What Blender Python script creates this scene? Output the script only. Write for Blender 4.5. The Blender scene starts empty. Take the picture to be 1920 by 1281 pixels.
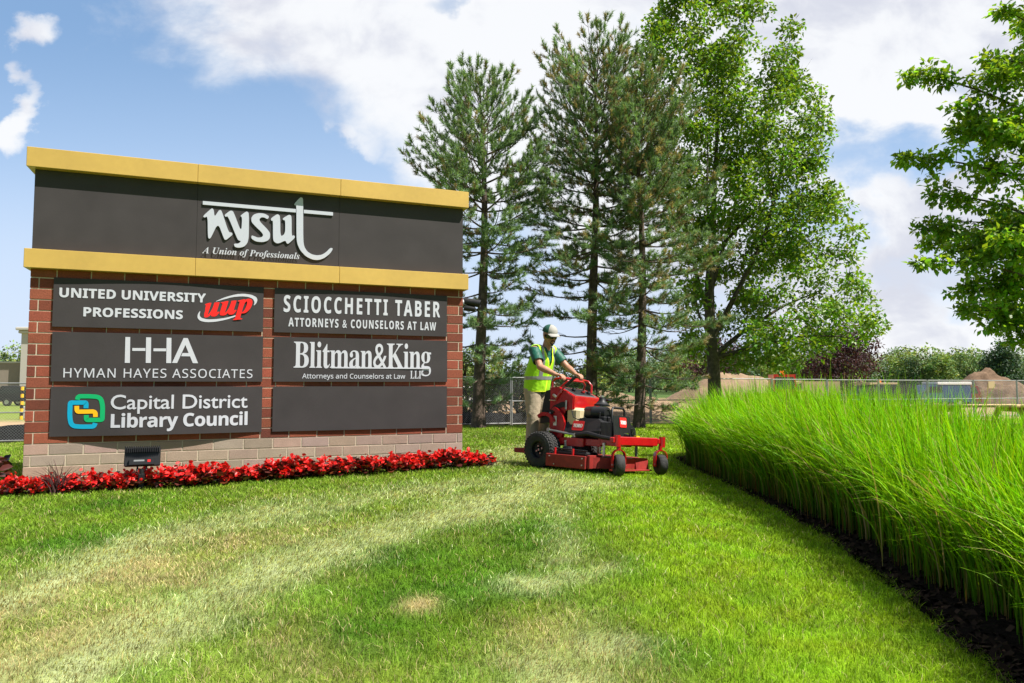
import bpy, bmesh, math, random
import numpy as np
from mathutils import Vector, Matrix
R = math.radians
random.seed(7); rng = np.random.default_rng(7)
S = bpy.context.scene; COL = S.collection

# ------------------------------------------------------------------ camera, light, exposure
CAM_H = 1.22
cd = bpy.data.cameras.new('camera'); cam = bpy.data.objects.new('camera', cd); COL.objects.link(cam)
cd.sensor_width = 36; cd.lens = 36*1333/1920; cd.clip_end = 3000; cd.clip_start = .05
cam.location = (0, 0, CAM_H); cam.rotation_euler = (R(90)+0.0601271, 0, 0)
S.camera = cam
S.view_settings.view_transform = 'Standard'; S.view_settings.look = 'None'
S.view_settings.exposure = 0.92; S.view_settings.gamma = 1
SUN_EL, SUN_AZ = 55, -23.5            # azimuth measured from +X
sd = Vector((math.cos(R(SUN_AZ))*math.cos(R(SUN_EL)), math.sin(R(SUN_AZ))*math.cos(R(SUN_EL)), math.sin(R(SUN_EL))))
sl = bpy.data.lights.new('sun', 'SUN'); sl.energy = 5.0; sl.angle = R(.53); sl.color = (1, .955, .88)
so = bpy.data.objects.new('sun', sl); COL.objects.link(so); so.rotation_euler = sd.to_track_quat('Z', 'Y').to_euler()

W = bpy.data.worlds.new('World'); S.world = W; W.use_nodes = True
nt = W.node_tree; N = nt.nodes; L = nt.links
for n in list(N): N.remove(n)
def wn(t, **k):
    n = N.new(t)
    for a, b in k.items(): setattr(n, a, b)
    return n
def wmath(op, a, b=None, c=None, clamp=False):
    n = wn('ShaderNodeMath', operation=op, use_clamp=clamp)
    for i, v in enumerate((a, b, c)):
        if v is None: continue
        if isinstance(v, (int, float)): n.inputs[i].default_value = v
        else: L.new(v, n.inputs[i])
    return n.outputs[0]
def wramp(v, lo, hi):
    n = wn('ShaderNodeMapRange', interpolation_type='SMOOTHSTEP'); L.new(v, n.inputs[0])
    n.inputs[1].default_value = lo; n.inputs[2].default_value = hi; return n.outputs[0]
def wnoise(vec, scale, detail=6, rough=.55, dist=0.):
    n = wn('ShaderNodeTexNoise'); L.new(vec, n.inputs['Vector']); n.inputs['Scale'].default_value = scale
    n.inputs['Detail'].default_value = detail; n.inputs['Roughness'].default_value = rough; n.inputs['Distortion'].default_value = dist
    return n.outputs[0]
def wmix(f, a, b):
    n = wn('ShaderNodeMix', data_type='RGBA')
    if isinstance(f, float): n.inputs[0].default_value = f
    else: L.new(f, n.inputs[0])
    for i, v in ((6, a), (7, b)):
        if isinstance(v, tuple): n.inputs[i].default_value = (*v, 1)
        else: L.new(v, n.inputs[i])
    return n.outputs[2]
sky = wn('ShaderNodeTexSky', sky_type='NISHITA', sun_disc=False)
sky.sun_elevation = R(SUN_EL); sky.sun_rotation = R(90-SUN_AZ); sky.dust_density = .6; sky.ozone_density = 1.5
tc = wn('ShaderNodeTexCoord'); sep = wn('ShaderNodeSeparateXYZ'); L.new(tc.outputs['Generated'], sep.inputs[0])
den = wmath('MAXIMUM', wmath('ABSOLUTE', sep.outputs[1]), .15)
u = wmath('DIVIDE', sep.outputs[0], den); v = wmath('DIVIDE', sep.outputs[2], den)
cv = wn('ShaderNodeCombineXYZ'); L.new(u, cv.inputs[0]); L.new(wmath('MULTIPLY', v, 1.35), cv.inputs[1]); L.new(wmath('MULTIPLY', sep.outputs[1], .3), cv.inputs[2])
n1 = wnoise(cv.outputs[0], 4.2, 9, .56, .15); n2 = wnoise(cv.outputs[0], 2.1, 5, .5)
n3 = wnoise(cv.outputs[0], 7.0, 8, .55, .3)
ud = wmath('ADD', u, wmath('MULTIPLY', wmath('SUBTRACT', n1, .5), .30)); vd = wmath('ADD', v, wmath('MULTIPLY', wmath('SUBTRACT', n3, .5), .22))
def blob(cu, cvv, ru, rv):
    a = wmath('DIVIDE', wmath('SUBTRACT', ud, cu), ru); b = wmath('DIVIDE', wmath('SUBTRACT', vd, cvv), rv)
    return wmath('MAXIMUM', wmath('SUBTRACT', 1., wmath('ADD', wmath('MULTIPLY', a, a), wmath('MULTIPLY', b, b))), 0.)
F = wmath('ADD', wmath('ADD', wmath('MULTIPLY', u, .59), v), -.222)         # the big bank's lower edge
F = wmath('MINIMUM', wmath('MULTIPLY', F, 1.5), .17)
for b, g in (((-.70, .515, .060, .05), .27), ((-.72, .40, .035, .075), .28), ((-.37, .345, .07, .03), .10), ((-.21, .36, .10, .05), .16)):
    F = wmath('MAXIMUM', F, wmath('SUBTRACT', wmath('MULTIPLY', blob(*b), g), .12))
for b, g in (((.53, .345, .16, .075), .22), ((-.09, .56, .06, .03), .12), ((.42, .22, .14, .06), .14), ((-.42, .26, .3, .12), .2), ((.66, .14, .25, .045), .14)):
    F = wmath('SUBTRACT', F, wmath('MULTIPLY', blob(*b), g))
M = wramp(wmath('ADD', F, wmath('MULTIPLY', wmath('SUBTRACT', n1, .5), .62)), -.05, .13)
veil = wmath('MULTIPLY', wramp(v, .36, .02), wmath('ADD', .55, wmath('MULTIPLY', n2, .55)), None, True)
blue = wmix(.45, sky.outputs[0], (4.0, 6.9, 11.4))
blue = wmix(wmath('MULTIPLY', wramp(v, .55, .10), .62), blue, (7.2, 8.8, 11.2))
base = wmix(wmath('MULTIPLY', veil, .72), blue, (7.6, 8.3, 9.6))
shade = wramp(wmath('ADD', n3, wmath('MULTIPLY', wmath('SUBTRACT', n2, .5), .9)), .36, .60)
cloud = wmix(shade, (7.2, 7.4, 8.3), (9.8, 9.9, 10.1))
front = wramp(sep.outputs[1], -.25, .12)                                   # cloud bank only ahead; unseen sky behind left clear to lower the fill light
skyc = wmix(wmath('MULTIPLY', wmath('MULTIPLY', M, .95), front), wmix(front, sky.outputs[0], base), cloud)
bg = wn('ShaderNodeBackground'); L.new(skyc, bg.inputs[0]); bg.inputs[1].default_value = .053
wo = wn('ShaderNodeOutputWorld'); L.new(bg.outputs[0], wo.inputs[0])

# ------------------------------------------------------------------ materials
def mat(name, col, rough=.6, metal=0., spec=.4, noise=None, bump=None, coat=0., attr=False, trans=0., noise2=None):
    """noise=(scale, amount): brightness variation; bump=(scale, strength); attr: colour from the Col attribute; trans: translucent share"""
    m = bpy.data.materials.new(name); m.use_nodes = True
    t = m.node_tree; p = t.nodes['Principled BSDF']; out = t.nodes['Material Output']; K = t.links
    p.inputs['Roughness'].default_value = rough; p.inputs['Metallic'].default_value = metal
    p.inputs['Specular IOR Level'].default_value = spec; p.inputs['Coat Weight'].default_value = coat
    src = None
    if attr:
        a = t.nodes.new('ShaderNodeAttribute'); a.attribute_name = 'Col'; src = a.outputs[0]
    if noise or bump:
        tcn = t.nodes.new('ShaderNodeTexCoord')
    for nz in (noise, noise2):
        if not nz: continue
        n = t.nodes.new('ShaderNodeTexNoise'); n.inputs['Scale'].default_value = nz[0]; n.inputs['Detail'].default_value = 6
        K.new(tcn.outputs['Object'], n.inputs['Vector'])
        mr = t.nodes.new('ShaderNodeMapRange'); K.new(n.outputs[0], mr.inputs[0])
        mr.inputs[1].default_value = .3; mr.inputs[2].default_value = .7
        mr.inputs[3].default_value = 1-nz[1]; mr.inputs[4].default_value = 1+nz[1]
        h = t.nodes.new('ShaderNodeVectorMath'); h.operation = 'SCALE'; K.new(mr.outputs[0], h.inputs['Scale'])
        if src is None: h.inputs[0].default_value = col
        else: K.new(src, h.inputs[0])
        src = h.outputs[0]
    if src is None: p.inputs['Base Color'].default_value = (*col, 1)
    else: K.new(src, p.inputs['Base Color'])
    if bump:
        n = t.nodes.new('ShaderNodeTexNoise'); n.inputs['Scale'].default_value = bump[0]; n.inputs['Detail'].default_value = 5
        K.new(tcn.outputs['Object'], n.inputs['Vector'])
        b = t.nodes.new('ShaderNodeBump'); b.inputs['Strength'].default_value = bump[1]; b.inputs['Distance'].default_value = .02
        K.new(n.outputs[0], b.inputs['Height']); K.new(b.outputs[0], p.inputs['Normal'])
    if trans:
        tr = t.nodes.new('ShaderNodeBsdfTranslucent'); mx = t.nodes.new('ShaderNodeMixShader'); mx.inputs[0].default_value = trans
        hs = t.nodes.new('ShaderNodeMix'); hs.data_type = 'RGBA'; hs.blend_type = 'MULTIPLY'; hs.inputs[0].default_value = 1
        hs.inputs[7].default_value = (1.5, 1.35, .5, 1)
        if src is None: hs.inputs[6].default_value = (*col, 1)
        else: K.new(src, hs.inputs[6])
        K.new(hs.outputs[2], tr.inputs[0]); K.new(p.outputs[0], mx.inputs[1]); K.new(tr.outputs[0], mx.inputs[2]); K.new(mx.outputs[0], out.inputs[0])
    return m
M_ = {}
def mk(k, *a, **kw): M_[k] = mat(k, *a, **kw)
mk('gold', (.55, .355, .085), .40, .2, .5, noise=(1.3, .08), bump=(2.5, .08), noise2=(14, .03))
mk('dark_panel', (.047, .0415, .042), .65, 0, .12, noise=(2.5, .10), noise2=(90, .06))
mk('white_letter', (.45, .465, .52), .35, 0, .5)
mk('white_print', (.48, .485, .53), .5)
mk('uup_red', (.75, .012, .008), .5)
mk('teal', (.0, .31, .50), .5); mk('green_print', (.0, .36, .12), .5); mk('amber', (.85, .43, .006), .5)
mk('brick', (.2, .05, .03), .85, attr=True, noise=(60, .22), bump=(140, .5), noise2=(9, .10))
mk('stone', (.3, .25, .2), .9, attr=True, noise=(90, .16), bump=(160, .4), noise2=(6, .08))
mk('mortar', (.47, .39, .29), .95, noise=(50, .12), bump=(120, .3))
mk('black_metal', (.009, .009, .010), .5, 0, .4, noise=(20, .2))
mk('black_plastic', (.009, .009, .010), .5, noise=(15, .15))
mk('rubber', (.028, .027, .026), .8, bump=(60, .3), noise=(14, .3))
mk('red_paint', (.40, .006, .008), .3, 0, .5, coat=.3, noise=(6, .10), noise2=(38, .16))
mk('red_dusty', (.25, .020, .016), .55, 0, .4, noise=(9, .25), noise2=(40, .12))
mk('steel', (.5, .5, .48), .3, .9, noise=(12, .15))
mk('console_grey', (.10, .10, .105), .5); mk('galv', (.24, .245, .25), .5, .3, noise=(9, .15))
mk('tank', (.55, .45, .26), .5, noise=(8, .1))
mk('decal_red', (.62, .02, .02), .4); mk('decal_white', (.75, .74, .70), .5, noise=(200, .3)); mk('yellow', (.8, .45, .01), .5)
mk('skin', (.40, .20, .125), .5, noise=(25, .10)); mk('beard', (.016, .011, .009), .8)
mk('vest', (.36, .74, .012), .75, noise=(30, .06), bump=(11, .7)); mk('vest_edge', (.80, .92, .04), .7)
mk('reflective', (.34, .34, .36), .38, .3); mk('shirt', (.006, .085, .055), .55, noise=(12, .25), bump=(22, .5))
mk('khaki', (.37, .30, .205), .85, noise=(9, .10), bump=(16, .6)); mk('cap_front', (.33, .315, .285), .8, noise=(60, .06)); mk('cap_green', (.01, .075, .05), .8)
mk('shoe', (.2, .19, .17), .8); mk('lens', (.006, .006, .008), .08, 0, .7)
mk('bark', (.075, .058, .044), .95, noise=(9, .4), bump=(24, 1.0), noise2=(40, .25))
mk('pine_bark', (.095, .066, .050), .95, noise=(7, .4), bump=(20, 1.0), noise2=(45, .3))
mk('needles', (.05, .1, .03), .55, attr=True, trans=.3)
mk('leaf', (.05, .13, .02), .42, 0, .4, attr=True, trans=.5)
mk('far_leaf', (.05, .1, .03), .7, attr=True, trans=.2)
mk('hedge_blade', (.1, .3, .02), .5, 0, .12, attr=True, trans=.32)
mk('lawn_blade', (.1, .25, .02), .6, 0, .15, attr=True, trans=.25)
mk('ground', (.1, .2, .03), .95, 0, .1, attr=True, noise=(2.2, .16), bump=(30, .35), noise2=(35, .22))
mk('mulch', (.008, .006, .005), 1., 0, .05, noise=(30, .5), bump=(45, 1.0)); mk('mulch_chip', (.02, .014, .011), .95, 0, .1, attr=True)
mk('dark_dirt', (.15, .098, .062), .95, 0, .1, noise=(1.1, .3), bump=(3.0, 1.), noise2=(7, .25)); mk('dirt', (.26, .18, .115), .95, 0, .1, noise=(1.1, .2), bump=(3.0, .8), noise2=(9, .15))
mk('silt', (.012, .012, .014), .7, bump=(12, .4)); mk('wood', (.50, .35, .17), .75, noise=(7, .15), bump=(30, .3))
mk('begonia_leaf', (.05, .012, .012), .3, 0, .6, attr=True, trans=.15); mk('petal', (.6, .012, .012), .45, 0, .4, attr=True, trans=.22)
mk('concrete', (.45, .44, .42), .9, noise=(4, .1), bump=(30, .3)); mk('stucco', (.27, .225, .18), .9, noise=(2, .05)); mk('cornice', (.48, .45, .40), .8)
mk('blue_paint', (.03, .07, .16), .35, coat=.4); mk('white_paint', (.7, .7, .68), .4, coat=.3); mk('maroon_paint', (.16, .014, .018), .3, coat=.5)
mk('glass', (.02, .025, .03), .06, 0, .8); mk('orange', (.85, .22, .01), .4); mk('tan_paint', (.42, .30, .17), .6)
mk('flag_red', (.5, .03, .04), .7); mk('flag_blue', (.03, .05, .2), .7)

# ------------------------------------------------------------------ builders
def tag(o, label=None, cat=None, group=None, kind=None):
    for k, val in (('label', label), ('category', cat), ('group', group), ('kind', kind)):
        if val: o[k] = val
    return o
def empty(name, loc=(0, 0, 0), rz=0., mtx=None):
    o = bpy.data.objects.new(name, None); COL.objects.link(o); o.empty_display_size = .2
    if mtx is not None: o.matrix_world = mtx
    else: o.location = loc; o.rotation_euler = (0, 0, rz)
    return o
def link(name, me, parent=None):
    o = bpy.data.objects.new(name, me); COL.objects.link(o)
    if parent is not None: o.parent = parent
    return o
def copy_tree(o, parent=None):
    c = o.copy(); COL.objects.link(c); c.parent = parent
    for ch in list(o.children): copy_tree(ch, c)
    return c
class MB:
    def __init__(s): s.v = []; s.f = []; s.m = []; s.c = []; s.cur = 0; s.col = None
    def add(s, vs, fs):
        b = len(s.v); s.v += [tuple(p) for p in vs]; s.f += [tuple(i+b for i in f) for f in fs]; s.m += [s.cur]*len(fs)
        if s.col is not None: s.c += [(*s.col, 1)]*len(vs)
    def box(s, x0, x1, y0, y1, z0, z1, X=None):
        vs = [(x, y, z) for z in (z0, z1) for y in (y0, y1) for x in (x0, x1)]
        if X is not None: vs = [X @ Vector(p) for p in vs]
        s.add(vs, [(0, 2, 3, 1), (4, 5, 7, 6), (0, 1, 5, 4), (2, 6, 7, 3), (0, 4, 6, 2), (1, 3, 7, 5)])
    def bbox(s, x0, x1, y0, y1, z0, z1, b=.01, X=None):
        """box with chamfered edges"""
        P = []
        for z, i in ((z0, b), (z0+b, 0), (z1-b, 0), (z1, b)):
            for x, y in ((x0+b, y0), (x1-b, y0), (x1, y0+b), (x1, y1-b), (x1-b, y1), (x0+b, y1), (x0, y1-b), (x0, y0+b)):
                cx, cy = (x0+x1)/2, (y0+y1)/2
                P.append((x+(i if x < cx else -i)*(1 if i else 0), y+(i if y < cy else -i)*(1 if i else 0), z))
        if X is not None: P = [X @ Vector(p) for p in P]
        fs = [tuple(range(7, -1, -1)), tuple(range(24, 32))]
        for r in range(3):
            for k in range(8): fs.append((r*8+k, r*8+(k+1) % 8, (r+1)*8+(k+1) % 8, (r+1)*8+k))
        s.add(P, fs)
    def tube(s, pts, rad, seg=8, cap=True):
        pts = [Vector(p) for p in pts]; n = len(pts)
        rad = rad if hasattr(rad, '__len__') else [rad]*n
        t0 = (pts[1]-pts[0]).normalized(); a = t0.orthogonal().normalized(); vs = []
        for i in range(n):
            t = (pts[min(i+1, n-1)]-pts[max(i-1, 0)]).normalized()
            a = (a-t*a.dot(t)); a = a.normalized() if a.length > 1e-6 else t.orthogonal().normalized(); b = t.cross(a)
            for k in range(seg):
                w = 2*math.pi*k/seg; vs.append(pts[i]+(a*math.cos(w)+b*math.sin(w))*rad[i])
        fs = [(i*seg+k, i*seg+(k+1) % seg, (i+1)*seg+(k+1) % seg, (i+1)*seg+k) for i in range(n-1) for k in range(seg)]
        if cap: fs += [tuple(range(seg-1, -1, -1)), tuple(range((n-1)*seg, n*seg))]
        s.add(vs, fs)
    def lathe(s, prof, o=(0, 0, 0), ax=(0, 0, 1), seg=24):
        """prof: (radius, height) pairs along ax"""
        ax = Vector(ax).normalized(); a = ax.orthogonal().normalized(); b = ax.cross(a); o = Vector(o); vs = []
        for r, h in prof:
            for k in range(seg):
                w = 2*math.pi*k/seg; vs.append(o+ax*h+(a*math.cos(w)+b*math.sin(w))*r)
        fs = [(i*seg+k, i*seg+(k+1) % seg, (i+1)*seg+(k+1) % seg, (i+1)*seg+k) for i in range(len(prof)-1) for k in range(seg)]
        s.add(vs, fs)
    def prism(s, poly, f0, f1):
        """poly of 2-D points; f0/f1 map a point to the two 3-D faces"""
        n = len(poly); vs = [f0(*p) for p in poly]+[f1(*p) for p in poly]
        fs = [tuple(range(n-1, -1, -1)), tuple(range(n, 2*n))]+[(k, (k+1) % n, n+(k+1) % n, n+k) for k in range(n)]
        s.add(vs, fs)
    def build(s, name, mats, parent=None, smooth=False, fix=True):
        me = bpy.data.meshes.new(name); me.from_pydata([tuple(p) for p in s.v], [], s.f)
        for m in (mats if isinstance(mats, (list, tuple)) else [mats]): me.materials.append(M_[m])
        me.polygons.foreach_set('material_index', s.m)
        if s.c:
            at = me.color_attributes.new('Col', 'FLOAT_COLOR', 'POINT'); at.data.foreach_set('color', np.array(s.c, 'f').ravel())
        if fix:
            bm = bmesh.new(); bm.from_mesh(me); bmesh.ops.recalc_face_normals(bm, faces=bm.faces); bm.to_mesh(me); bm.free()
        if smooth:
            me.polygons.foreach_set('use_smooth', [True]*len(me.polygons))
            if hasattr(me, 'set_sharp_from_angle'): me.set_sharp_from_angle(angle=R(40))
        me.update(); return link(name, me, parent)
def np_mesh(name, V, Q, mats, col=None, parent=None, midx=None, smooth=False):
    """V (n,3), Q (m,k) polygons of k corners"""
    me = bpy.data.meshes.new(name); Q = np.asarray(Q, np.int32); k = Q.shape[1]
    me.vertices.add(len(V)); me.vertices.foreach_set('co', np.asarray(V, 'f').ravel())
    me.loops.add(Q.size); me.loops.foreach_set('vertex_index', Q.ravel())
    me.polygons.add(len(Q)); me.polygons.foreach_set('loop_start', np.arange(0, Q.size, k, dtype=np.int32))
    for m in (mats if isinstance(mats, (list, tuple)) else [mats]): me.materials.append(M_[m])
    if midx is not None: me.polygons.foreach_set('material_index', np.asarray(midx, np.int32))
    if smooth: me.polygons.foreach_set('use_smooth', np.ones(len(Q), bool))
    me.update(calc_edges=True)
    if col is not None:
        at = me.color_attributes.new('Col', 'FLOAT_COLOR', 'POINT')
        c = np.ones((len(V), 4), 'f'); c[:, :3] = col; at.data.foreach_set('color', c.ravel())
    return link(name, me, parent)
def vnoise(x, y, sc, seed=0):
    x = np.asarray(x, float)/sc; y = np.asarray(y, float)/sc
    xi = np.floor(x).astype(np.int64); yi = np.floor(y).astype(np.int64); fx = x-xi; fy = y-yi
    fx = fx*fx*(3-2*fx); fy = fy*fy*(3-2*fy)
    def h(a, b):
        n = (a*374761393+b*668265263+seed*1442695041) & 0xffffffff
        n = ((n ^ (n >> 13))*1274126177) & 0xffffffff
        return ((n ^ (n >> 16)) & 0xffff)/65535.
    return (h(xi, yi)*(1-fx)+h(xi+1, yi)*fx)*(1-fy)+(h(xi, yi+1)*(1-fx)+h(xi+1, yi+1)*fx)*fy
def fbm(x, y, sc, seed=0, o=3): return sum(vnoise(x, y, sc/2**i, seed+i)*.5**i for i in range(o))/sum(.5**i for i in range(o))
def sstep(a, b, x): t = np.clip((x-a)/(b-a), 0, 1); return t*t*(3-2*t)

# ------------------------------------------------------------------ terrain
CP = np.array([(0,0,0),(-4,3,0),(-6.1,9,0),(-.77,11.1,0),(-3.5,10,0),(.41,10.4,0),(1.40,9.48,0),(2.1,10.23,-.096),(1.0,11.0,-.06),
 (2.2,3.2,-.08),(2.8,6.2,-.12),(2.95,9.2,-.12),(2.95,12.7,-.12),(4.5,6,-.1),(5,12,-.08),(9,13,.08),(8,5,0),(0,22,-.12),(5,22,-.15),
 (-8,14,-.1),(-14,21.8,-.55),(-8,22,-.35),(0,27,-.35),(8,28,-.3),(15,30,-.3),(-16,10,-.2),(15,15,0),(-4,7,0),(1,5,0),(-1,8,0.0),(-10,30,-.5),(20,24,-.2),(-20,15,-.5),(-8,0,0),(9,0,0)], float)
def _U(r): return np.where(r > 1e-9, r*r*np.log(np.maximum(r, 1e-9)), 0)
_n = len(CP); _K = _U(np.hypot(CP[:, None, 0]-CP[None, :, 0], CP[:, None, 1]-CP[None, :, 1]))+np.eye(_n)*.3
_P = np.c_[np.ones(_n), CP[:, :2]]; _A = np.block([[_K, _P], [_P.T, np.zeros((3, 3))]])
_w = np.linalg.solve(_A, np.r_[CP[:, 2], 0, 0, 0])
def TH(x, y):
    x = np.asarray(x, float); y = np.asarray(y, float); sh = x.shape; X = x.ravel(); Y = y.ravel(); z = np.empty(len(X))
    for i in range(0, len(X), 40000):
        a = slice(i, i+40000)
        z[a] = _U(np.hypot(X[a, None]-CP[None, :, 0], Y[a, None]-CP[None, :, 1])) @ _w[:_n]+_w[_n]+_w[_n+1]*X[a]+_w[_n+2]*Y[a]
    d = np.hypot(X*.9, Y-12); k = sstep(15, 26, d)
    return (np.clip(z, -.75, .2)*(1-k)-.42*k).reshape(sh)
def T(x, y): return float(TH(np.array([x]), np.array([y]))[0])
HE = np.array([(-2, 1.2), (0, 1.6), (3.1, 2.15), (6.2, 2.76), (9.25, 2.90), (12.7, 2.93), (16, 2.95)])
def hedge_edge(y): return np.interp(y, HE[:, 0], HE[:, 1])
def fence_y(x): return 27.2+.35*x
def seg_d(x, y, pts):
    d = np.full(np.shape(x), 1e9)
    for (ax, ay), (bx, by) in zip(pts[:-1], pts[1:]):
        vx, vy = bx-ax, by-ay; t = np.clip(((x-ax)*vx+(y-ay)*vy)/(vx*vx+vy*vy), 0, 1)
        d = np.minimum(d, np.hypot(x-ax-t*vx, y-ay-t*vy))
    return d
SHEEN_STREAKS = [([(-3.3, 3.4), (-2.87, 4.06), (-2.81, 4.43), (-2.77, 5.11), (-2.72, 5.62), (-2.55, 6.15), (-2.2, 6.8)], .34, .95), ([(-2.4, 6.5), (-1.9, 7.4), (-1.0, 8.3)], .5, .5),  # mow stripes: sheen of laid-over blades painted as paler colour
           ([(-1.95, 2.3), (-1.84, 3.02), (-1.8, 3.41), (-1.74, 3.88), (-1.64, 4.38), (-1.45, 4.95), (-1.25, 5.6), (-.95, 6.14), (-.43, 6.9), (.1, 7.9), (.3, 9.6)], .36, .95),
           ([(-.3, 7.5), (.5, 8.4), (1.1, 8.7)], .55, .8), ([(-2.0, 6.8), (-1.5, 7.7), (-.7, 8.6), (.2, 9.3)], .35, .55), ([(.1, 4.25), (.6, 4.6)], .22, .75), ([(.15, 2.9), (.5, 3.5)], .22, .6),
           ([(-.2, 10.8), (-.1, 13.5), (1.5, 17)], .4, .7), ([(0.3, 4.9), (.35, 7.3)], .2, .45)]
BROWN = [(-2.25, 4.7, .40, .95), (-2.6, 3.9, .4, .85), (-2.2, 3.3, .5, 1.), (-1.9, 5.6, .4, .6), (-2.35, 5.6, .3, .5), (-.9, 3.3, .3, .5), (.25, 3.4, .3, .65), (-3.7, 4.9, .4, .4)]
GREENS = [(-.3, 4.4, .75), (-.75, 5.0, .5), (-.55, 3.6, .35), (.9, 4.6, .3), (.0, 5.6, .5), (-3.4, 5.5, .55), (.1, 6.2, .6), (-4, 7.2, .6), (.75, 3.4, .28)]
def lawn(x, y):
    """colour of the turf: lush and dry straw patches, plus painted sheen of laid-over blades; returns rgb, pale, dry"""
    jx = x+(fbm(x, y, .9, 3)-.5)*.5+(fbm(x, y, .16, 4)-.5)*.26; jy = y+(fbm(x, y, .9, 9)-.5)*.5+(fbm(x, y, .16, 6)-.5)*.26
    pale = np.zeros_like(x)
    for pts, w, g in SHEEN_STREAKS: pale = np.maximum(pale, g*np.exp(-(seg_d(jx, jy, pts)/w)**2))
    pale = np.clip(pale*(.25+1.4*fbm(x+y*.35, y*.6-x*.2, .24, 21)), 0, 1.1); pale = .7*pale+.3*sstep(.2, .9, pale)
    dry = np.zeros_like(x)
    for bx, by, r, g in BROWN: dry = np.maximum(dry, g*np.exp(-((jx-bx)**2/(r*1.2)**2+(jy-by)**2/(r*1.7)**2)))
    dry = np.clip(dry+.55*(fbm(x, y, 1.3, 31)-.5)*sstep(1.3, .3, x), 0, 1)*(.5+fbm(x, y, .22, 33))
    spot = np.exp(-((x+.51)/.10)**2-((y-3.97)/.14)**2)*np.clip(.2+1.6*fbm(x, y, .12, 41), 0, 1)
    lush = np.zeros_like(x)
    for bx, by, r in GREENS: lush = np.maximum(lush, np.exp(-((jx-bx)**2+(jy-by)**2)/r**2))
    right = sstep(.5, 1.2, jx+(jy-6)*.02)
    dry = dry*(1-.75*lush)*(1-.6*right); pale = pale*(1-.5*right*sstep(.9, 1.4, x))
    c = np.array([.138, .222, .018])*(1-lush[..., None])+np.array([.060, .150, .007])*lush[..., None]
    c = c*(1-right[..., None])+np.array([.172, .285, .009])*right[..., None]
    tuft = .5*fbm(x, y, .45, 51)+.5*fbm(x, y, .11, 52); c = c*(.50+1.0*tuft)[..., None]; c[..., 0] *= .80+.4*fbm(x, y, .22, 53)
    far = sstep(9.5, 13, y)*.55
    band = .5+.5*np.sin((x*.8+y*.55)*2.2); c = c*(1-far*.0)[..., None]; c = c*(1-.22*sstep(10, 14, y)*band)[..., None]
    def mx(c, k, t): k = np.clip(k, 0, 1)[..., None]; return c*(1-k)+np.array(t)*k
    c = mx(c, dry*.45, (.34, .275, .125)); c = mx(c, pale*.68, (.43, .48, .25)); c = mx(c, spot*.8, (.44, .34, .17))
    return c, pale, np.maximum(dry, spot)
def axis(lo, hi, a, b, fine, g=1.18):
    p = list(np.arange(a, b, fine)); s = fine
    while p[-1] < hi: s *= g; p.append(p[-1]+s)
    s = fine
    while p[0] > lo: s *= g; p.insert(0, p[0]-s)
    return np.array(p)
gx = axis(-900, 900, -6.5, 4, .06); gy = axis(-60, 1500, 2.2, 13, .06)
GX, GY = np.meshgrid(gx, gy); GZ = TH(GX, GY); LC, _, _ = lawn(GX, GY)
dirtm = sstep(-.25, .15, GY-fence_y(GX)+(fbm(GX, GY, 1.2, 71)-.5)*.8)
dcol = np.array([.36, .25, .145])*(.8+.4*fbm(GX, GY, 3, 81))[..., None]
farg = sstep(75, 95, GY+.2*np.abs(GX))[..., None]
dcol = dcol*(1-farg)+np.array([.07, .12, .03])*farg
leftg = (sstep(-10, -13, GX)*sstep(31, 34, GY)*sstep(75, 60, GY))[..., None]; dcol = dcol*(1-leftg)+np.array([.17, .22, .04])*leftg
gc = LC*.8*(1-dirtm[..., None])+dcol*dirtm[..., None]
nx, ny = len(gx), len(gy); ii = (np.arange(ny-1)[:, None]*nx+np.arange(nx-1)[None, :]).ravel()
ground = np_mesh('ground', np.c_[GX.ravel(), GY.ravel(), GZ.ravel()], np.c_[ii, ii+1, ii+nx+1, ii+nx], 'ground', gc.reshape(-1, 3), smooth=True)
tag(ground, 'mown lawn running back to bare tan dirt beyond the fence', 'ground', kind='structure')

SIGN_L = np.array([-6.1283, 8.9803]); SIGN_D = np.array([.930262, .366894]); SIGN_N = np.array([SIGN_D[1], -SIGN_D[0]]); SIGN_RZ = math.atan2(SIGN_D[1], SIGN_D[0]); SIGN_W = 5.76
def sign_uv(x, y):
    dx, dy = x-SIGN_L[0], y-SIGN_L[1]; return dx*SIGN_D[0]+dy*SIGN_D[1], dx*SIGN_N[0]+dy*SIGN_N[1]
BED = [(-5.75, 7.55), (-5.13, 7.80), (-4.44, 8.02), (-3.74, 8.42), (-3.0, 8.88), (-2.14, 9.36), (-1.16, 9.86), (-.30, 10.40)]
def bed_front(x): return np.interp(x, [p[0] for p in BED], [p[1]+.16 for p in BED])

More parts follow.
